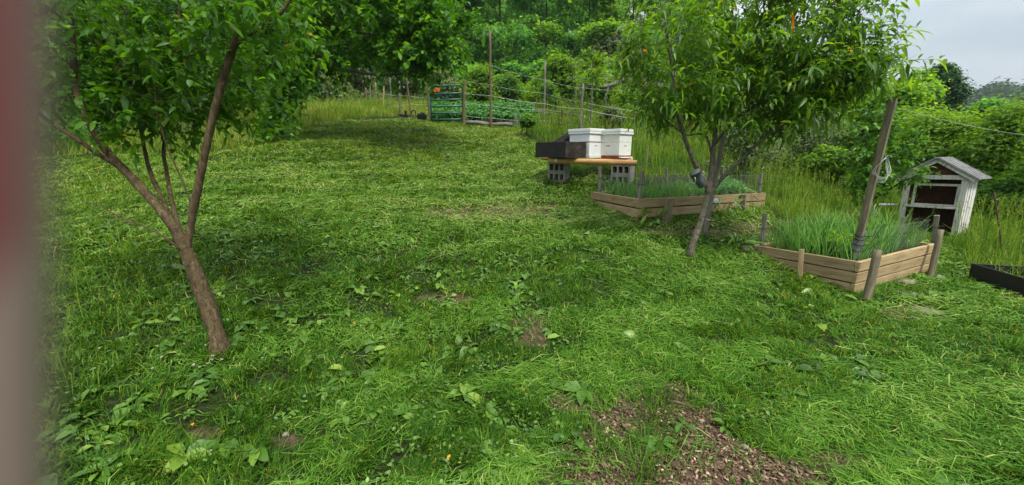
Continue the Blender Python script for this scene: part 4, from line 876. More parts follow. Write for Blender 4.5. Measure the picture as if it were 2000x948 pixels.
finish_tree('apple_tree', 'old grey apple tree with a bent bare limb behind the beehives', 'tree', P(1345, 262, 17), t, 'bark_g', 'olive', 2, .5, 7, .12, .06, .012, .40, 'ovate', .4)

# ---- small plum beside the shed, and a sprig of it over the shed front
t = Tree(); tk = t.limb(list(limbpx([(1692, 430, 7.0), (1696, 395, 6.95), (1702, 360, 6.9), (1708, 320, 6.85), (1715, 280, 6.8)])), .035, .012)
lim([(1735, 372, 6.7), (1768, 352, 6.4), (1798, 347, 6.2), (1812, 350, 6.15)], .014, .005, tk[6]); lim([(1735, 330, 6.8), (1750, 305, 6.75)], .014, .006, tk[11])
t.grow(pxcloud([(1700, 300, 6.9, 45, 55, .5, 3), (1735, 285, 6.8, 36, 45, .4, 1.6), (1690, 360, 6.9, 34, 40, .4, 1.6), (1760, 345, 6.5, 26, 16, .25, .5), (1800, 346, 6.2, 14, 8, .12, .25), (1715, 230, 6.8, 40, 36, .4, 1)], 120), .2)
finish_tree('plum_tree', 'small dark green plum tree growing against the left side of the shed', 'tree', P(1692, 435, 7.0), t, 'bark_d', 'plum', 3, .2, 9, .09, .05, .004, .42, 'ovate', .4)

# ================================================================== shrubs
def shrub(name, label, cat, u, v, D, wpx, hpx, mat, n=3500, size=.07, group=None, asp=.45, stems=6, lobes=9, seed=None, bark='bark_d', inner=.45, depth=.8, lift=.12, up=1.0):
    """stems fanning out of the ground, leaf clumps in lobes"""
    g = np.random.default_rng(int(u * 7 + v * 13 + D * 31) if seed is None else seed)
    n = int(n * 1.5); size *= .8
    base = P(u, v, D); k = D / FPX; Wd = wpx * k; Hh = hpx * k; base[2] = min(base[2], G(base[0], base[1]) + .1) if D < 30 else G(base[0], base[1])
    top = P(u, v - hpx, D)[2]; Hh = max(top - base[2], .6)
    LB = []
    for i in range(lobes):
        a = g.random() * 6.28; q = g.random() ** .6; zz = lift + (1 - lift) * g.random(); wr = (1 - .55 * zz ** 2)
        r_ = (.17 + .15 * g.random()) * min(Wd, Hh * 1.3)
        LB.append((base[0] + math.cos(a) * q * max(Wd / 2 * wr - r_ * .6, .05), base[1] + math.sin(a) * q * max(Wd / 2 * depth * wr - r_ * .5, .05), base[2] + np.clip(zz * Hh, r_ * .5, Hh - r_ * .8), r_, r_, r_ * (.65 + .4 * g.random())))
    root = thing(name, label, cat, tuple(base), group); T = Tubes()
    for i in range(stems):
        q = LB[i % lobes]; f0 = base + np.array([g.normal() * .1, g.normal() * .1, -.05]); e = np.array(q[:3]); m_ = (f0 * .6 + e * .4) + np.array([0, 0, .15 * Hh]); r0 = .010 * max(Hh, 1)
        T.add(curve_pts([f0, m_, e, e + (e - m_) * .3], 4), np.linspace(r0, r0 * .25, 13), 5, False)
    obj('stem', T.mesh('stem', M[bark]), root)
    obj('crown', cloud_mesh('crown', LB, n, size, M[mat], asp=asp, inner=inner, seed=int(u + v * 3), up=up), root); return root
S = shrub
GR = 'shrubs and thicket at the right edge of the garden'
S('autumn_olive', 'grey green many stemmed shrub just behind the farther raised bed', 'shrub', 1450, 352, 9.3, 190, 150, 'olive', 6000, .050, GR, .35, 12, 12, bark='bark_g')
S('autumn_olive', 'grey green feathery shrub right of the many stemmed one', 'shrub', 1560, 345, 11.5, 170, 130, 'olive', 5000, .055, GR, .35, 8, 10, bark='bark_g')
S('thicket_shrub', 'low bright yellow green shrub at the foot of the thicket left of the post', 'shrub', 1615, 350, 10.5, 120, 60, 'shrub_l', 3500, .07, GR, .5)
S('thicket_shrub', 'broad mid green shrub seen just left of the tall leaning post', 'shrub', 1640, 320, 14, 170, 130, 'shrub_l', 5000, .085, GR, .5)
S('thicket_tree', 'pale green leafy tree rising right behind the tall leaning post', 'tree', 1720, 330, 13, 150, 160, 'forest_l', 6000, .09, GR, .5, 8, 12)
S('thicket_tree', 'yellow green young tree behind the shed roof', 'tree', 1830, 345, 11, 170, 165, 'shrub_l', 7000, .07, GR, .45, 9, 14)
S('thicket_tree', 'light green feathery young tree at right of the shed', 'tree', 1945, 380, 9.6, 170, 170, 'shrub_l', 7500, .06, GR, .45, 9, 14)
S('thicket_tree', 'pale green bush filling the right border', 'tree', 2040, 395, 8.2, 150, 185, 'forest_l', 6500, .055, GR, .45, 8, 12)
S('thicket_shrub', 'dark green bush low behind the thin rusty rod', 'shrub', 1965, 430, 8.8, 160, 85, 'shrub_d', 5500, .05, GR, .45, 8, 10)
S('thicket_shrub', 'dark green bush directly behind the little shed', 'shrub', 1855, 400, 10, 150, 90, 'shrub_d', 4500, .06, GR, .45)
S('thicket_shrub', 'dark leafy bush between plum tree and grey shrubs', 'shrub', 1690, 390, 9.5, 90, 60, 'shrub_d', 2500, .06, GR, .45)
S('thicket_shrub', 'far grey green bush above the meadow in the middle of the thicket', 'shrub', 1570, 310, 20, 190, 110, 'shrub_d', 4500, .12, GR, .5)
S('thicket_tree', 'far pale tree crown above the thicket left of the post', 'tree', 1660, 300, 24, 200, 150, 'forest', 5000, .15, GR, .5)
S('thicket_tree', 'far leafy tree between the tall post and the dark round tree', 'tree', 1765, 300, 22, 110, 150, 'forest_l', 4000, .13, GR, .5)
S('dark_tree', 'dark round topped tree standing above the right thicket against the sky', 'tree', 1802, 330, 30, 96, 195, 'oak', 9000, .13, None, .55, 6, 16, lift=.3)
S('thicket_tree', 'far mid green tree right of the dark round tree', 'tree', 1905, 330, 24, 90, 130, 'forest', 4000, .14, GR, .5)
S('thicket_tree', 'far light green trees edge below the distant hill', 'tree', 1985, 345, 20, 130, 110, 'forest_l', 4500, .12, GR, .5)
S('thicket_tree', 'grey green tree beyond the far edge of the right thicket', 'tree', 2090, 350, 17, 160, 150, 'forest_l', 4500, .11, GR, .5)
GM_ = 'shrubs beyond the vegetable garden'
S('garden_shrub', 'bright yellow green shrub behind the tall grey fence pole', 'shrub', 1085, 210, 24, 110, 90, 'shrub_l', 6500, .13, GM_, .5, 6, 12)
S('garden_shrub', 'dark rounded evergreen bush at the foot of the bright shrub', 'shrub', 1072, 214, 20, 52, 48, 'shrub_d', 3000, .075, GM_, .4)
S('garden_shrub', 'grey green bush left of the straw path', 'shrub', 985, 205, 24, 75, 55, 'shrub_d', 3500, .11, GM_, .4)
S('garden_shrub', 'mid green shrub behind the very tall knotty pole', 'shrub', 935, 208, 22, 90, 70, 'shrub_l', 4000, .11, GM_, .45)
S('garden_shrub', 'olive shrub seen through the upper bars of the gate', 'shrub', 872, 205, 23, 100, 60, 'olive', 4500, .11, GM_, .45)
S('garden_shrub', 'grey green shrub row piece behind the left fence posts', 'shrub', 800, 208, 26, 110, 65, 'olive', 4500, .12, GM_, .45)
S('garden_shrub', 'pale shrub above the far end of the left fence', 'shrub', 700, 203, 30, 120, 75, 'olive', 4500, .13, GM_, .45)
S('garden_shrub', 'green shrub right of the bright yellow one', 'shrub', 1165, 218, 22, 100, 75, 'forest_l', 4500, .12, GM_, .45)
S('garden_shrub', 'leafy green bank shrub behind the right hive', 'shrub', 1240, 245, 16, 120, 70, 'shrub_l', 5000, .085, GM_, .45)
S('garden_shrub', 'green bush behind the short weathered post near the hives', 'shrub', 1300, 250, 15, 130, 60, 'forest_l', 4500, .08, GM_, .45)
S('garden_shrub', 'small grey green bush in the garden by the bent apple limb', 'shrub', 1195, 250, 14, 60, 40, 'olive', 2500, .06, GM_, .4)
S('garden_shrub', 'leafy bush at the lawn edge beside the wire mesh cage', 'shrub', 1028, 262, 12.5, 46, 26, 'shrub_d', 1800, .06, GM_, .4)
GL = 'thicket at the left behind the shade tree'
for (u, v, D, w_, h_, m_, lab) in ((560, 212, 26, 150, 90, 'shrub_d', 'dark bush beyond the hay meadow under the shade tree'), (640, 208, 28, 130, 80, 'olive', 'pale olive bush beyond the hay meadow'), (470, 222, 22, 130, 110, 'shrub_d', 'dark thicket bush left of the hanging vine'),
      (400, 255, 15, 150, 130, 'shrub_d', 'dark bush behind the right limb of the fruit tree'), (300, 270, 14, 170, 170, 'shrub_d', 'dark bush behind the fruit tree crown'), (190, 290, 12.5, 190, 190, 'forest', 'dense bush left of the fruit tree'), (60, 300, 11, 210, 210, 'forest', 'dense bush at the left border'), (-80, 320, 10, 200, 240, 'forest', 'dense bush beyond the left border')):
    S('thicket_bush', lab, 'bush', u, v, D, w_, h_, m_, 5000, .0058 * D, GL, .5, 7, 11)

# potato rows and garden greens behind the gate
pm = []
for k in range(4):
    n_ = 70; a = rng.random(n_) * 6.28; q = np.sqrt(rng.random(n_)); zz = rng.random(n_)
    B = np.stack([np.cos(a) * q * .26, np.sin(a) * q * .26, .08 + zz * .34 * (1 - .5 * q)], 1); D_ = np.stack([np.cos(a), np.sin(a), .4 * rng.random(n_)], 1)
    V, tr_, qd = leaves(B, D_, .15 * (.7 + .6 * rng.random(n_)), .10, droop=.5, kind='ovate'); tt = np.clip(.1 + .5 * zz + .3 * rng.random(n_), 0, 1)
    pm.append(mesh_np('potato_plant', V, [tr_, qd], M['potato'], False, [np.repeat(tt, 4), np.repeat(tt, 2)]))
for r_ in range(6):
    for i in range(18):
        u = 800 + i * 14.5 + random.uniform(-4, 4); D = 15.4 + r_ * 1.1; v0 = 241
        x = (u - 1000) / FPX * D; p0 = P(u, 240, D); y = p0[1]
        if u > 1042 or u < 846: continue
        o = bpy.data.objects.new('potato_plant', pm[(i + r_) % 4]); link(o, Matrix.Translation((x, y, G(x, y))) @ Matrix.Rotation(random.random() * 6.28, 4, 'Z') @ Matrix.Scale(random.uniform(.9, 1.35), 4))
        tag(o, 'bushy green potato plant in the rows behind the gate', 'potato plant', 'potato plants behind the gate')

# ================================================================== forest on the hillside
def forest_variant(k):
    g = np.random.default_rng(100 + k); H_ = 15.; LB = []; nl = 30; cw = 3.4 + 1.4 * g.random()
    for i in range(nl):
        zz = g.random(); a = g.random() * 6.28; prof = max(math.sin(math.pi * (.12 + .80 * zz)) ** .7, .75 if i < 9 else 0); q = g.random() ** .5; r_ = .9 + .9 * g.random()
        LB.append((math.cos(a) * q * cw * prof, math.sin(a) * q * cw * prof, (.4 + .35 * i if i < 9 else 1.6 + zz * 12.4), r_ * 1.15, r_ * 1.15, r_ * .85))
    mat = ['forest', 'forest', 'forest_l', 'forest', 'forest_l', 'forest'][k]
    cr_ = cloud_mesh('crown', LB, 10500, .21, M[mat], asp=.6, inner=.5, seed=k + 50, up=1.0)
    T = Tubes(); T.add([(0, 0, -1), (.1, 0, 4), (.0, .1, 9), (.1, .1, 13)], [.17, .13, .09, .03], 7)
    for i in range(7):
        q = LB[i]; z0 = max(1.5, q[2] - 2.5); T.add([(0, 0, z0), (q[0] * .5, q[1] * .5, (z0 + q[2]) / 2 + .3), q[:3]], [.09, .06, .02], 5, False)
    return cr_, T.mesh('trunk', M['bark_d'])
FV = [forest_variant(k) for k in range(6)]
def forest_tree(u, D, h, wid, k, label, group):
    x = (u - 1000) / FPX * D; p = P(u, 300, D); y = p[1]
    root = thing('forest_tree', label, 'tree', (x, y, G(x, y)), group, random.random() * 6.28)
    root.scale = (wid, wid, h / 15.)
    for nm, me in (('crown', FV[k][0]), ('trunk', FV[k][1])):
        o = bpy.data.objects.new(nm, me); COL.objects.link(o); o.parent = root
FL = {0: 'dark green forest tree on the hillside', 1: 'dense dark forest tree on the hillside', 2: 'paler green forest tree on the hillside', 3: 'mid green forest tree on the hillside', 4: 'light green forest tree on the hillside', 5: 'deep green forest tree on the hillside'}
rf = random.Random(5)
for D, u0, u1, du, hh in ((36, -60, 900, 85, 13), (44, 860, 1290, 62, 14), (56, -40, 1330, 66, 16), (75, 150, 1420, 56, 16), (100, 350, 1560, 50, 17), (125, 600, 1640, 46, 17), (150, 100, 1300, 42, 18)):
    u = u0
    while u < u1:
        k = rf.choice([0, 1, 2, 3, 4, 5]); hs = hh * rf.uniform(.8, 1.2)
        if u > 1200: hs *= .8
        if 1000 < u < 1090 and D == 44: k = 1; hs *= 1.1
        forest_tree(u + rf.uniform(-.3, .3) * du, D * rf.uniform(.93, 1.07), hs, rf.uniform(.75, 1.1), k, FL[k], FL[k].replace('tree', 'trees')); u += du * rf.uniform(.75, 1.25)
for (u, D, h, wd) in ((1500, 60, 9, .8), (1560, 52, 9, .9), (1620, 62, 10, .9), (1690, 55, 9, .9), (1750, 60, 9, .8), (1420, 48, 10, .9), (1360, 44, 11, .9), (1470, 42, 8, .9)):
    forest_tree(u, D, h, wd, 3, 'distant green tree behind the peach tree crown', 'distant trees behind the peach tree')
for i in range(44):
    u = 820 + i * 11.5 + rf.uniform(-8, 8); D = rf.uniform(25.5, 42)
    if 1000 < u < 1040 and D < 34: D += 8
    S('forest_bush', ['dark leafy bush at the foot of the hillside forest', 'mid green bush at the foot of the hillside forest', 'pale green bush at the foot of the hillside forest'][i % 3], 'bush', u, 200, D, rf.uniform(60, 100), rf.uniform(40, 78), ['forest', 'forest', 'forest_l'][i % 3], 3000, .0065 * D, ['dark bushes below the forest', 'mid green bushes below the forest', 'pale bushes below the forest'][i % 3], .5, 4, 9)
# far wooded ridge
n_ = 1500; ang = np.radians(rng.uniform(30, 62, n_)); rr = rng.uniform(240, 430, n_); x = rr * np.sin(ang); y = rr * np.cos(ang); z = Z(x, y)
LB = np.stack([x, y, z + 3, rng.uniform(3.5, 6.5, n_), rng.uniform(3.5, 6.5, n_), rng.uniform(3, 6, n_)], 1)
tag(obj('far_woods', cloud_mesh('far_woods', LB, 160000, .75, M['hill'], asp=.7, inner=.8, seed=3, up=.8)), 'distant wooded ridge under the sky at far right', 'woods', kind='stuff')

# ---- added pole in place of an out of focus finger at the lens, left border
m_, n, l, b = _mat('finger_stand_in'); tcx = n.new('ShaderNodeTexCoord'); sp = n.new('ShaderNodeSeparateXYZ'); l.new(tcx.outputs['Object'], sp.inputs[0])
rp = ramp(n, [(0, (.13, .018, .016)), (.77, (.10, .012, .012)), (.84, (.17, .115, .092)), (1, (.19, .145, .112))])
mr = n.new('ShaderNodeMapRange'); mr.inputs['From Min'].default_value = -.0038; mr.inputs['From Max'].default_value = .0038; dt = n.new('ShaderNodeVectorMath'); dt.operation = 'DOT_PRODUCT'; dt.inputs[1].default_value = (.61, .77, -.178); l.new(tcx.outputs['Object'], dt.inputs[0]); l.new(dt.outputs['Value'], mr.inputs[0])
zr = n.new('ShaderNodeMapRange'); zr.inputs['From Min'].default_value = .0005; zr.inputs['From Max'].default_value = -.004; zr.inputs['To Max'].default_value = .22; l.new(sp.outputs[2], zr.inputs[0])
ad = n.new('ShaderNodeMath'); l.new(mr.outputs[0], ad.inputs[0]); l.new(zr.outputs[0], ad.inputs[1]); l.new(ad.outputs[0], rp.inputs[0]); l.new(rp.outputs[0], b.inputs['Base Color']); b.inputs['Roughness'].default_value = .7
d0 = .0215; Pm = P(30, 474, d0); rad_ = .0038; c0 = Pm - np.array([rad_, 0, 0]); foot_t = (c0[2] + .02) / UP[2]
T = Tubes(); T.add([c0 * 0 - UP * foot_t, c0 * 0 - UP * .3, -UP * .1, UP * .0, UP * .1, UP * .3, UP * .8], rad_, 24)
po = obj('pole', T.mesh('pole', m_), None, Matrix.Translation(Vector(c0))); tag(po, 'blurred maroon and beige pole standing in for a finger beside the lens along the left border', 'pole')

# straw strewn path beyond the garden
pv = [P(1000, 214, 21.5), P(1040, 214, 21.5), P(1044, 203, 23), P(1036, 198, 25), P(1012, 198, 25), P(1002, 203, 23)]
L_, R_ = [pv[0], pv[5], pv[4]], [pv[1], pv[2], pv[3]]; V = []
for a_, b_ in zip(L_, R_):
    for t_ in np.linspace(0, 1, 6): q = a_ + (b_ - a_) * t_; q[2] = G(q[0], q[1]) + .05; V.append(q)
F = [[i * 6 + j, i * 6 + j + 1, (i + 1) * 6 + j + 1, (i + 1) * 6 + j] for i in range(2) for j in range(5)]
tag(obj('path', mesh_np('path', np.array(V), [np.array(F)], M['straw'], True)), kind='structure')
# hazy air over the valley
hm = bpy.data.materials.new('valley_haze'); hm.use_nodes = True; hn = hm.node_tree.nodes; hn.remove(hn['Principled BSDF']); pvn = hn.new('ShaderNodeVolumePrincipled'); pvn.inputs['Density'].default_value = HAZE; pvn.inputs['Color'].default_value = (.80, .90, 1, 1); pvn.inputs['Anisotropy'].default_value = .2
hm.node_tree.links.new(pvn.outputs[0], hn['Material Output'].inputs['Volume'])
if HAZE > 0: tag(bmobj('haze', box_mesh((-950, -950, -9), (950, 950, 130)), hm), 'thin pale haze in the valley air', 'haze', kind='stuff')

# ================================================================== grass and ground cover
def in_beds(x, y):
    r_ = np.zeros(len(x), bool)
    for cs in (near_c, far_c): r_ |= in_poly(x, y, [(c[0], c[1]) for c in cs])
    a = np.array(tm.translation)[:2]; ex = np.array(tm.col[0])[:2]; ey = np.array(tm.col[1])[:2]; q = np.stack([x, y], 1) - a
    r_ |= ((q @ ex > -.02) & (q @ ex < Lt) & (q @ ey > -.03) & (q @ ey < .03)); return r_
def polar(n, r0, r1, rk, al, half=64):
    r = np.linspace(r0, r1, 4000); pdf = np.minimum(1, (rk / r) ** al) * r; c = np.cumsum(pdf); c /= c[-1]
    rs = np.interp(rng.random(n), c, r); th = np.radians(rng.uniform(-half, half, n)); return rs * np.sin(th), rs * np.cos(th), rs
def zones(x, y):
    z = Z(x, y); b_, u, v, D = bareness(x, y, z); bd = in_beds(x, y)
    wu = 40 * (fbm(x, y, .5, 77) - .5); wv = 22 * (fbm(x, y, .4, 78) - .5); ok = D > .3
    rl = in_poly(u + wu, v + wv, ROUGH_L) & ok
    ml = in_poly(u + wu * .4, v + wv * .25, MEADOW_L) & ok; mr_ = in_poly(u + wu * .5, v + wv * .5, MEADOW_R) & ok
    return z, b_, u, v, D, bd, rl, ml & ~rl, mr_ & ~rl
GRASS_SCALE = 1.0
# --- mown lawn
x, y, r = polar(int(640000 * GRASS_SCALE), .85, 17, 2.0, 1.62); z, ba, u, v, D, bd, rl, ml, mr_ = zones(x, y)
tuft = fbm(x, y, .16, 11); patch = fbm(x, y, .9, 12); swath = fbm(x * .5 + y * .35, y * .9 - x * .3, .5, 14)
keep = ~bd & ~ml & ~mr_ & (rng.random(len(x)) < np.clip(.16 + 2.2 * (tuft - .28), .16, 1)) & (rng.random(len(x)) > ba * (1.05 - .10 * (tuft > .66)))
x, y, z, r, tuft, patch, rl, swath, u, v = (q[keep] for q in (x, y, z, r, tuft, patch, rl, swath, u, v)); n_ = len(x); lod = np.clip(r / 2, 1, 8) ** .72
h = (.028 + .062 * rng.random(n_)) * (.25 + 1.7 * tuft) * (1 + .45 * (lod - 1) * .3)
az = 2 * np.pi * fbm(x, y, .22, 21) * 2 + rng.normal(size=n_) * .8
lean = np.clip(.35 + .55 * rng.random(n_) + .5 * (swath - .5), .05, 1.25)
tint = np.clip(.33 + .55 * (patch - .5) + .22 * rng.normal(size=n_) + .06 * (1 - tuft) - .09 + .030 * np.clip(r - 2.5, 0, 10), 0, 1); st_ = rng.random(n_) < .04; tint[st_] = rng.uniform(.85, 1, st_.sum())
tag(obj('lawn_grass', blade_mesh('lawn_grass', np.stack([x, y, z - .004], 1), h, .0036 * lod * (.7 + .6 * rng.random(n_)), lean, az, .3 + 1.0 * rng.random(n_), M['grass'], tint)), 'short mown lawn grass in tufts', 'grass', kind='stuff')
# --- long tufts standing out of the mown lawn
tc_x, tc_y, tc_r = polar(420, 1.2, 9, 2.2, 1.3); z, ba, u, v, D, bd, rl, ml, mr_ = zones(tc_x, tc_y)
k = ~bd & ~ml & ~mr_ & ((ba < .5) | (rng.random(len(tc_x)) < .25)) & (fbm(tc_x, tc_y, .7, 44) > .44); tc_x, tc_y = tc_x[k], tc_y[k]
ex_ = np.array([hit(1262, 880), hit(1275, 820), hit(1250, 930), hit(1170, 870), hit(1285, 790), hit(1430, 480), hit(1425, 470), hit(1440, 485), hit(1600, 600), hit(640, 560), hit(400, 690), hit(455, 694), hit(425, 705), hit(440, 700), hit(1338, 512), hit(1356, 510), hit(1020, 800), hit(1040, 815)])
tc_x = np.concatenate([tc_x, np.repeat(ex_[:, 0], 2)]); tc_y = np.concatenate([tc_y, np.repeat(ex_[:, 1], 2)])
m_ = 46; x = np.repeat(tc_x, m_) + .045 * rng.normal(size=len(tc_x) * m_); y = np.repeat(tc_y, m_) + .045 * rng.normal(size=len(tc_x) * m_); n_ = len(x); rr_ = np.hypot(x, y)
hh_ = np.repeat(rng.uniform(.09, .19, len(tc_x)), m_) * (.5 + .7 * rng.random(n_)); caz = np.arctan2(y - np.repeat(tc_y, m_), x - np.repeat(tc_x, m_)) + .5 * rng.normal(size=n_)
tag(obj('tuft_grass', blade_mesh('tuft_grass', np.stack([x, y, Z(x, y) - .004], 1), hh_, .0045 * np.clip(rr_ / 2.2, 1, 4) ** .6, .15 + .5 * rng.random(n_), caz, .5 + 1.1 * rng.random(n_), M['grass'], np.clip(.22 + .2 * rng.normal(size=n_) + np.repeat(rng.uniform(-.1, .15, len(tc_x)), m_), 0, 1))), 'longer dark green grass tufts in the lawn', 'grass', kind='stuff')
# --- cut grass lying on the lawn
x, y, r = polar(int(300000 * GRASS_SCALE), .9, 17, 2.2, 1.6); z, ba, u, v, D, bd, rl, ml, mr_ = zones(x, y)
row = fbm(x * .35 + y * .3, y * 1.1 - x * .45, .42, 61); dens = np.clip((row - .40) * 4.2, .05, 1) * (1 - .75 * (rl > 0)) * np.where((u < 950) & (v > 470), .6, 1); dens = np.where(r > 4, np.clip(dens + .22 * np.clip((r - 4) / 3, 0, 1), 0, 1), dens); dens = np.where(u > 1150, np.clip(dens * 1.5 + .1, 0, 1), dens); dens = np.where((v > 380) & (v < 450) & (u > 600), 1, dens)
k = ~bd & ~ml & ~mr_ & (rng.random(len(x)) < dens) & (rng.random(len(x)) > ba * .72); x, y, z, r, row, u, v = (q[k] for q in (x, y, z, r, row, u, v)); n_ = len(x); lod = np.clip(r / 2.2, 1, 8) ** .72
L_ = (.05 + .13 * rng.random(n_) ** 1.5) * (1 + .25 * (lod - 1)); az = np.pi * fbm(x, y, .3, 66) * 2.2 + .7 * rng.normal(size=n_) + 2.2
d = np.stack([np.cos(az), np.sin(az), .12 * rng.normal(size=n_)], 1); s = np.stack([-np.sin(az), np.cos(az), .3 * rng.normal(size=n_)], 1); wv_ = (.0022 + .0020 * rng.random(n_)) * lod
zb = z + .010 + .045 * rng.random(n_) * np.clip(row * 1.4, .3, 1) + .004 * lod; a0 = np.stack([x, y, zb], 1); bend = s * (L_ * .22 * rng.normal(size=n_))[:, None]
# follow the slope
e_ = .05; gx = (Z(x + e_, y) - z) / e_; gy = (Z(x, y + e_) - z) / e_; d[:, 2] += gx * d[:, 0] + gy * d[:, 1]
pa_, pb_, pc_ = a0 - d * L_[:, None] / 2, a0 + bend + np.array([0, 0, 1.]) * (.012 * rng.random(n_))[:, None], a0 + d * L_[:, None] / 2
V = np.stack([pa_ - s * wv_[:, None] / 2, pa_ + s * wv_[:, None] / 2, pb_ + s * wv_[:, None] / 2, pb_ - s * wv_[:, None] / 2, pc_], 1).reshape(-1, 3); o_ = (np.arange(n_) * 5)[:, None]
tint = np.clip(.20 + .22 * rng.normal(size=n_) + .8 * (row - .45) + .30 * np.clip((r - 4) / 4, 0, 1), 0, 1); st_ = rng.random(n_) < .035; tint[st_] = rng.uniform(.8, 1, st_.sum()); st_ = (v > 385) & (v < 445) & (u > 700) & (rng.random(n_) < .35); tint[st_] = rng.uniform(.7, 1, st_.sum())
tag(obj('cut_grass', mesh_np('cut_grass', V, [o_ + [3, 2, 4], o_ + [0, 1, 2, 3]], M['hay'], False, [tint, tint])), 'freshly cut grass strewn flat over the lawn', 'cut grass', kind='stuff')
# --- rough grass at left, meadows beyond and at right
x, y, r = polar(int(120000 * GRASS_SCALE), 1.2, 11, 2.4, 1.5, 70); z, ba, u, v, D, bd, rl, ml, mr_ = zones(x, y); k = rl & (rng.random(len(x)) < .25 + 1.2 * (fbm(x, y, .35, 91) - .2)); x, y, z, r = (q[k] for q in (x, y, z, r)); n_ = len(x); lod = np.clip(r / 2.4, 1, 6) ** .7
h = (.06 + .16 * rng.random(n_)) * (.6 + .8 * fbm(x, y, .4, 92)); tint = np.clip(.25 + .25 * rng.normal(size=n_) + .5 * (fbm(x, y, .6, 93) - .4), 0, 1)
tag(obj('rough_grass', blade_mesh('rough_grass', np.stack([x, y, z - .005], 1), h, .0042 * lod, .2 + .8 * rng.random(n_), rng.random(n_) * 6.28, .3 + 1.2 * rng.random(n_), M['tallg'], tint)), 'uncut rough grass at the left of the lawn', 'grass', kind='stuff')
def seedheads(name, x, y, z, h, label, sz, mat='tallg', t0=.72):
    n0 = len(x); m_ = 9; az = rng.random(n0) * 6.28; lean = .08 + .3 * rng.random(n0); top = np.stack([x + np.cos(az) * np.sin(lean) * h, y + np.sin(az) * np.sin(lean) * h, z + np.cos(lean) * h], 1); bs_ = np.stack([x, y, z], 1)
    sd = np.stack([-np.sin(az), np.cos(az), 0 * az], 1) * (.0014 * np.clip(np.hypot(x, y) / 2.4, 1, 6) ** .8)[:, None]
    V = [np.stack([bs_ - sd, bs_ + sd, top + sd, top - sd], 1).reshape(-1, 3)]; F = [(np.arange(n0) * 4)[:, None] + [0, 1, 2, 3]]; off = n0 * 4
    t_ = np.tile(np.linspace(.72, 1.04, m_), n0); q = np.repeat(bs_, m_, 0) + (np.repeat(top - bs_, m_, 0)) * t_[:, None]; dd = unit(np.repeat(unit(top - bs_), m_, 0) * .9 + .6 * rng.normal(size=(len(q), 3))); s2 = unit(np.cross(dd, rng.normal(size=q.shape)))
    S_ = sz * np.repeat(np.clip(np.hypot(x, y) / 2.4, 1, 6) ** .6, m_)[:, None] * (.5 + rng.random((len(q), 1)))
    V.append(np.stack([q, q + dd * S_ + s2 * S_ * .18, q + dd * S_ * 2.0, q + dd * S_ - s2 * S_ * .18], 1).reshape(-1, 3)); F.append((np.arange(len(q)) * 4)[:, None] + [0, 1, 2, 3] + off)
    tn = [np.clip(t0 - .15 + .12 * rng.normal(size=n0), 0, 1), np.clip(t0 + .12 * rng.normal(size=len(q)), 0, 1)]
    tag(obj(name, mesh_np(name, np.concatenate(V), [np.concatenate(F)], M[mat], False, tn)), label, 'grass', kind='stuff')
x, y, r = polar(5200, 1.3, 10, 2.4, 1.2, 70); z, ba, u, v, D, bd, rl, ml, mr_ = zones(x, y); k = rl & (u > -400) & (fbm(x, y, .5, 95) > .45); seedheads('seed_grass', x[k], y[k], z[k], rng.uniform(.12, .30, k.sum()), 'pale seed heads standing over the rough grass at left', .011)
x, y, r = polar(int(420000 * GRASS_SCALE), 4.2, 30, 6, 1.3, 64); z, ba, u, v, D, bd, rl, ml, mr_ = zones(x, y); pat = fbm(x, y, 1.1, 97)
far_l = (u < 838) & (D > 24.5)
garden = (u > 838) & (u < 1045) & (v < 246)
k = (ml | mr_) & ~bd & ~garden & ~far_l & (rng.random(len(x)) < np.where(u > 1040, .55 + 1.1 * (pat - .3), .9)); x, y, z, r, pat, u, v, D = (q[k] for q in (x, y, z, r, pat, u, v, D)); n_ = len(x); lod = np.clip(r / 3, 1, 9) ** .75
edge = np.where((v > 320) & (u > 1240) & (u < 1540), .6, 1.0)
near_shed = (u > 1480) & (r < 9); hh_ = np.where(u < 840, .40, np.where(near_shed, .36, .27)) * edge * (.35 + .95 * rng.random(n_) ** 1.6) * (.4 + 1.25 * fbm(x, y, .5, 98))
front = (u > 1640) & (u < 1860) & (v > 455); hh_[front] *= .5
tint = np.clip(.30 + .20 * rng.normal(size=n_) + .8 * (pat - .45) + np.where(u < 840, .36, 0) + np.where(near_shed, .12, 0), 0, 1)
tag(obj('meadow_grass', blade_mesh('meadow_grass', np.stack([x, y, z - .01], 1), hh_, .0042 * lod * (.7 + .6 * rng.random(n_)), .05 + .6 * rng.random(n_) ** 1.5, rng.random(n_) * 6.28, .2 + 1.3 * rng.random(n_), M['tallg'], tint)), 'tall uncut meadow grass round the lawn', 'grass', kind='stuff')
x, y, r = polar(9000, 5, 24, 7, 1.1, 60); z, ba, u, v, D, bd, rl, ml, mr_ = zones(x, y); k = (ml | mr_) & ~bd & ~((u > 838) & (u < 1045)) & ~((u > 1640) & (u < 1860) & (v > 455)); seedheads('meadow_seed_grass', x[k], y[k], z[k], rng.uniform(.35, .75, k.sum()), 'straw coloured seed heads over the tall meadow', .010, t0=.72)
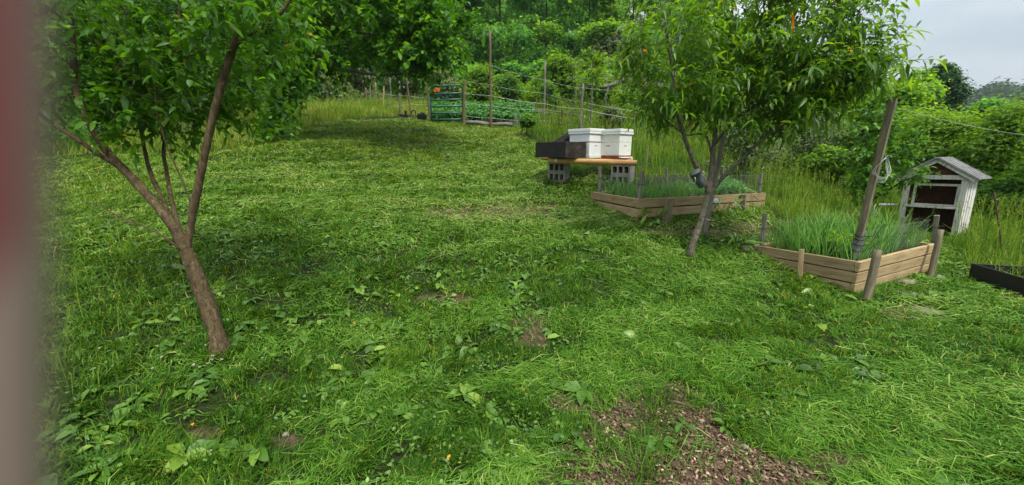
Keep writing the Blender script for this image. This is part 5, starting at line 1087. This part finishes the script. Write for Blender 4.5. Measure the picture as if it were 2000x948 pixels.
# --- broad leaved weeds
x, y, r = polar(3100, .95, 12, 2.0, 1.1); z, ba, u, v, D, bd, rl, ml, mr_ = zones(x, y); pw = fbm(x, y, .8, 51)
k = ~bd & ~ml & ~mr_ & (rng.random(len(x)) < np.clip((pw - .36) * 3.2, .04, 1) * np.where(u > 1250, .45, 1)) & ((ba < .6) | (rng.random(len(x)) < .25)); x, y, z, r = (q[k] for q in (x, y, z, r))
Bs, Ds, Ls, Ws, Ts = [], [], [], [], []
for i in range(len(x)):
    m_ = random.randint(3, 8); sc_ = random.uniform(.04, .115) * (1.0 if r[i] < 5 else 1.25); a0_ = random.random() * 6.28; tb_ = random.uniform(.2, .75); wr_ = random.uniform(.42, .68); el_ = random.uniform(.1, .6)
    for j in range(m_):
        a_ = a0_ + j * 2.4 + random.uniform(-.3, .3); Bs.append((x[i] + .012 * math.cos(a_), y[i] + .012 * math.sin(a_), z[i] + random.uniform(.012, .045))); Ds.append((math.cos(a_), math.sin(a_), el_ * random.uniform(.3, 1.2))); L0 = sc_ * random.uniform(.7, 1.25); Ls.append(L0); Ws.append(L0 * wr_); Ts.append(min(1, max(0, tb_ + random.gauss(0, .14))))
# bigger docks in the foreground
for (du, dv) in ((440, 880), (360, 905), (505, 890), (815, 830), (1015, 905), (935, 880), (905, 780), (575, 630), (590, 665), (730, 640), (950, 810), (1350, 640), (1230, 615), (1245, 665), (640, 730), (1600, 640), (1430, 610), (560, 540), (505, 555), (1140, 770), (860, 560), (1700, 690), (1500, 700), (1275, 440), (1695, 595), (200, 930), (690, 890), (1010, 930)):
    p = hit(du, dv); m_ = random.randint(3, 6); a0_ = random.random() * 6.28; sc_ = random.uniform(.09, .15)
    for j in range(m_): a_ = a0_ + j * 1.9; Bs.append((p[0], p[1], p[2] + .03)); Ds.append((math.cos(a_), math.sin(a_), random.uniform(.05, .5))); L0 = sc_ * random.uniform(.7, 1.2); Ls.append(L0); Ws.append(L0 * random.uniform(.4, .62)); Ts.append(random.uniform(.35, 1))
def wavy_leaves(base, dirs, L, W, tint):
    """broad leaves with a midrib, rippled margins and nine stations along the blade"""
    n0 = len(base); t = np.linspace(0, 1, 9); d = unit(dirs); s_ = unit(np.cross(d, np.array([0, 0, 1.]) + .3 * rng.normal(size=(n0, 3)))); nn = np.cross(s_, d)
    w0 = np.where(t < .12, .10, np.sin(np.pi * np.clip((t - .10) / .9, 0, 1)) ** .75 * (1.12 - .45 * t)) * .5; w0[-1] = .01
    dr = .25 + .6 * rng.random((n0, 1, 1)); sp_ = base[:, None] + L[:, None, None] * (t[None, :, None] * d[:, None] + dr * (t ** 2)[None, :, None] * np.array([0, 0, -.75]))
    ph = rng.random((n0, 1)) * 6.28; rip = .10 * np.sin(t[None] * 17 + ph) + .05 * np.sin(t[None] * 31 + 2 * ph); wl = W[:, None] * w0[None] * (1 + .5 * rip); lift = W[:, None] * (.16 * (w0[None] * 2) + .9 * rip * w0[None])
    lf = sp_ + s_[:, None] * wl[..., None] + nn[:, None] * lift[..., None]; wl2 = W[:, None] * w0[None] * (1 - .5 * rip); rt_ = sp_ - s_[:, None] * wl2[..., None] + nn[:, None] * (W[:, None] * (.16 * (w0[None] * 2) - .8 * rip * w0[None]))[..., None]
    V = np.stack([lf, sp_, rt_], 2).reshape(-1, 3); o_ = (np.arange(n0) * 27)[:, None]; F = []
    for k_ in range(8):
        for c_ in (0, 1): F.append(o_ + np.array([k_ * 3 + c_, k_ * 3 + c_ + 1, k_ * 3 + c_ + 4, k_ * 3 + c_ + 3])[None])
    return mesh_np('broadleaf_weeds', V, [np.stack(F, 1).reshape(-1, 4)], M['weed'], True, [np.repeat(tint, 16)])
tag(obj('broadleaf_weeds', wavy_leaves(np.array(Bs), np.array(Ds), np.array(Ls), np.array(Ws), np.array(Ts))), 'broad leaved plantain and dock among the lawn grass', 'weeds', kind='stuff')
# tiny clover leaves
x, y, r = polar(15000, .9, 6, 1.9, 1.4); z, ba, u, v, D, bd, rl, ml, mr_ = zones(x, y); k = ~bd & ~mr_ & (fbm(x, y, .55, 71) > .5) & (ba < .7); x, y, z = x[k], y[k], z[k]; n_ = len(x); a_ = rng.random(n_) * 6.28
tag(obj('clover_leaves', leaf_mesh('clover_leaves', np.stack([x, y, z + .015 + .04 * rng.random(n_)], 1), np.stack([np.cos(a_), np.sin(a_), .5 * rng.normal(size=n_) * .6], 1), .018 + .014 * rng.random(n_), .014 + .008 * rng.random(n_), M['weed'], np.clip(.45 + .2 * rng.normal(size=n_), 0, 1), kind='ovate', droop=.2)), 'small clover leaves mixed into the lawn', 'clover', kind='stuff')
# clover blooms
pts = [hit(random.gauss(385, 55), random.gauss(728, 22)) for _ in range(15)] + [hit(random.uniform(200, 620), random.uniform(560, 800)) for _ in range(6)]; LB = [(p[0], p[1], p[2] + random.uniform(.06, .11), .007, .007, .006) for p in pts]
tag(obj('clover_blooms', cloud_mesh('clover_blooms', LB, 700, .004, M['clover'], inner=.6)), 'small white clover blooms at the foot of the fruit tree', 'clover', kind='stuff')
# --- wood chips on the bare mulch, twigs and dry bits on the soil
def boxes_np(c, L_, Wd, Th, az, pit):
    n0 = len(c); d_ = np.stack([np.cos(az) * np.cos(pit), np.sin(az) * np.cos(pit), np.sin(pit)], 1); s_ = np.stack([-np.sin(az), np.cos(az), .5 * rng.normal(size=n0)], 1); s_ = unit(s_); t_ = np.cross(d_, s_)
    a_, b_, c_ = d_ * L_[:, None] / 2, s_ * Wd[:, None] / 2, t_ * Th[:, None] / 2; j_ = lambda: 1 + .35 * rng.normal(size=(n0, 1)) * .6
    V = np.stack([c - a_ - b_ * j_() - c_, c + a_ - b_ * j_() - c_, c + a_ + b_ * j_() - c_, c - a_ + b_ * j_() - c_, c - a_ - b_ * j_() + c_, c + a_ - b_ * j_() + c_, c + a_ + b_ * j_() + c_, c - a_ + b_ * j_() + c_], 1).reshape(-1, 3)
    o_ = (np.arange(n0) * 8)[:, None]; F = np.concatenate([o_ + q for q in ([3, 2, 1, 0], [4, 5, 6, 7], [0, 1, 5, 4], [1, 2, 6, 5], [2, 3, 7, 6], [3, 0, 4, 7])], 1).reshape(-1, 4); return V, F
x, y, r = polar(230000, .85, 8, 1.8, 1.2); z, ba, u, v, D, bd, rl, ml, mr_ = zones(x, y); k = ~bd & (rng.random(len(x)) < np.where(ba > .9, .8, ba * .10)) & ~mr_; x, y, z, r = (q[k] for q in (x, y, z, r)); n_ = len(x)
L_ = .006 + .026 * rng.random(n_) ** 3; big_ = rng.random(n_) < .012; L_[big_] *= 2.6
V, F = boxes_np(np.stack([x, y, z + .004 + .012 * rng.random(n_)], 1), L_, L_ * (.2 + .4 * rng.random(n_)), .002 + .004 * rng.random(n_), rng.random(n_) * 6.28, .28 * rng.normal(size=n_)); tt = np.clip(.30 + .28 * rng.normal(size=n_) + .3 * (fbm(x, y, .25, 33) - .5), 0, 1)
tag(obj('wood_chips', mesh_np('wood_chips', V, [F], M['chip'], False, [np.repeat(tt, 6)])), 'brown shredded wood chip mulch on the bare patch in front', 'wood chips', kind='stuff')
# orange fallen leaves
pts = [hit(*q) for q in ((1443, 549), (1535, 584), (1405, 520), (1322, 640), (1465, 650), (1452, 640), (1532, 590), (1610, 665), (445, 858), (380, 848), (1440, 462), (1025, 772), (820, 300), (1255, 613), (690, 640), (1745, 700), (880, 905), (1560, 560))]
b_ = np.array(pts) + [0, 0, .05]; tag(obj('fallen_leaves', leaf_mesh('fallen_leaves', b_, rng.normal(size=(len(b_), 3)) * [1, 1, .3], .045, .02, M['deadleaf'], rng.random(len(b_)), kind='lance', droop=.3)), 'scattered orange fallen leaves on the lawn', 'leaves', kind='stuff')
# stones
def stone(u, v, wd, label, flat=.55, up=.3):
    p = hit(u, v); bm = bmesh.new(); bmesh.ops.create_icosphere(bm, subdivisions=3, radius=wd / 2); sd = random.random() * 50
    for q in bm.verts: q.co *= 1 + .30 * mnoise.noise(q.co * (2.2 / wd) + Vector((sd, 0, 0))) + .08 * mnoise.noise(q.co * (6 / wd)); q.co.z *= flat
    o = bmobj('stone', bm, M['stone'], None, Matrix.Translation(Vector(p) + Vector((0, 0, wd * flat * up))), True); tag(o, label, 'stone', 'stones in the lawn'); return o
stone(1830, 548, .14, 'rounded tan stone right of the thick round post', .6); stone(1456, 490, .13, 'brown stone at the left end of the nearer bed', .7)
stone(1766, 553, .20, 'flat stone at the foot of the nearer bed', .3); stone(1775, 577, .26, 'flat stepping stone half sunk in front of the nearer bed', .16, .25); stone(1810, 609, .22, 'largest flat stepping stone in the lawn at right', .14, .25)
stone(1180, 911, .035, 'pale grey pebble on the mulch at bottom', .5); stone(1455, 876, .035, 'pinkish pebble on the mulch at right', .7); stone(1551, 919, .035, 'grey pebble at the right edge of the mulch', .5); stone(558, 851, .03, 'pinkish pebble in the left foreground grass', .8)
p = hit(1300, 790); q = hit(1365, 803)
T = Tubes(); T.add([(p + (q - p) * t_) + np.array([0, 0, .022 + .006 * math.sin(6 * t_)]) for t_ in np.linspace(0, 1, 8)], .006, 6, True, .3); tag(obj('dead_twig', T.mesh('dead_twig', M['redpost'])), 'thin brown dead twig lying on the mulch', 'twig')
p = hit(1213, 832); q = hit(1240, 862)
T = Tubes(); T.add([(p + (q - p) * t_) + np.array([0, 0, .02]) for t_ in np.linspace(0, 1, 5)], .009, 6, True, .3); tag(obj('bark_strip', T.mesh('bark_strip', M['redpost'])), 'short reddish bark strip on the mulch', 'bark')
# leafy green clumps by the beds
for (u, v, h_, w_, n1, L0, lab) in ((1280, 436, .22, .4, 26, .26, 'dock plant at the front corner of the farther bed'), (1415, 420, .30, .45, 40, .22, 'green weed clump against the front boards of the farther bed'), (1438, 488, .22, .40, 46, .24, 'dark leafy clump beside the brown stone'), (1450, 400, .35, .35, 40, .22, 'grassy weed clump at the right boards of the farther bed')):
    leafy('weed_clump', hit(u, v), h_, w_, n1, L0, L0 * .16 if L0 < .26 else L0 * .3, M['weed'], lab, 'weed', 'weed clumps by the beds', kind='lance', rise=1.3)
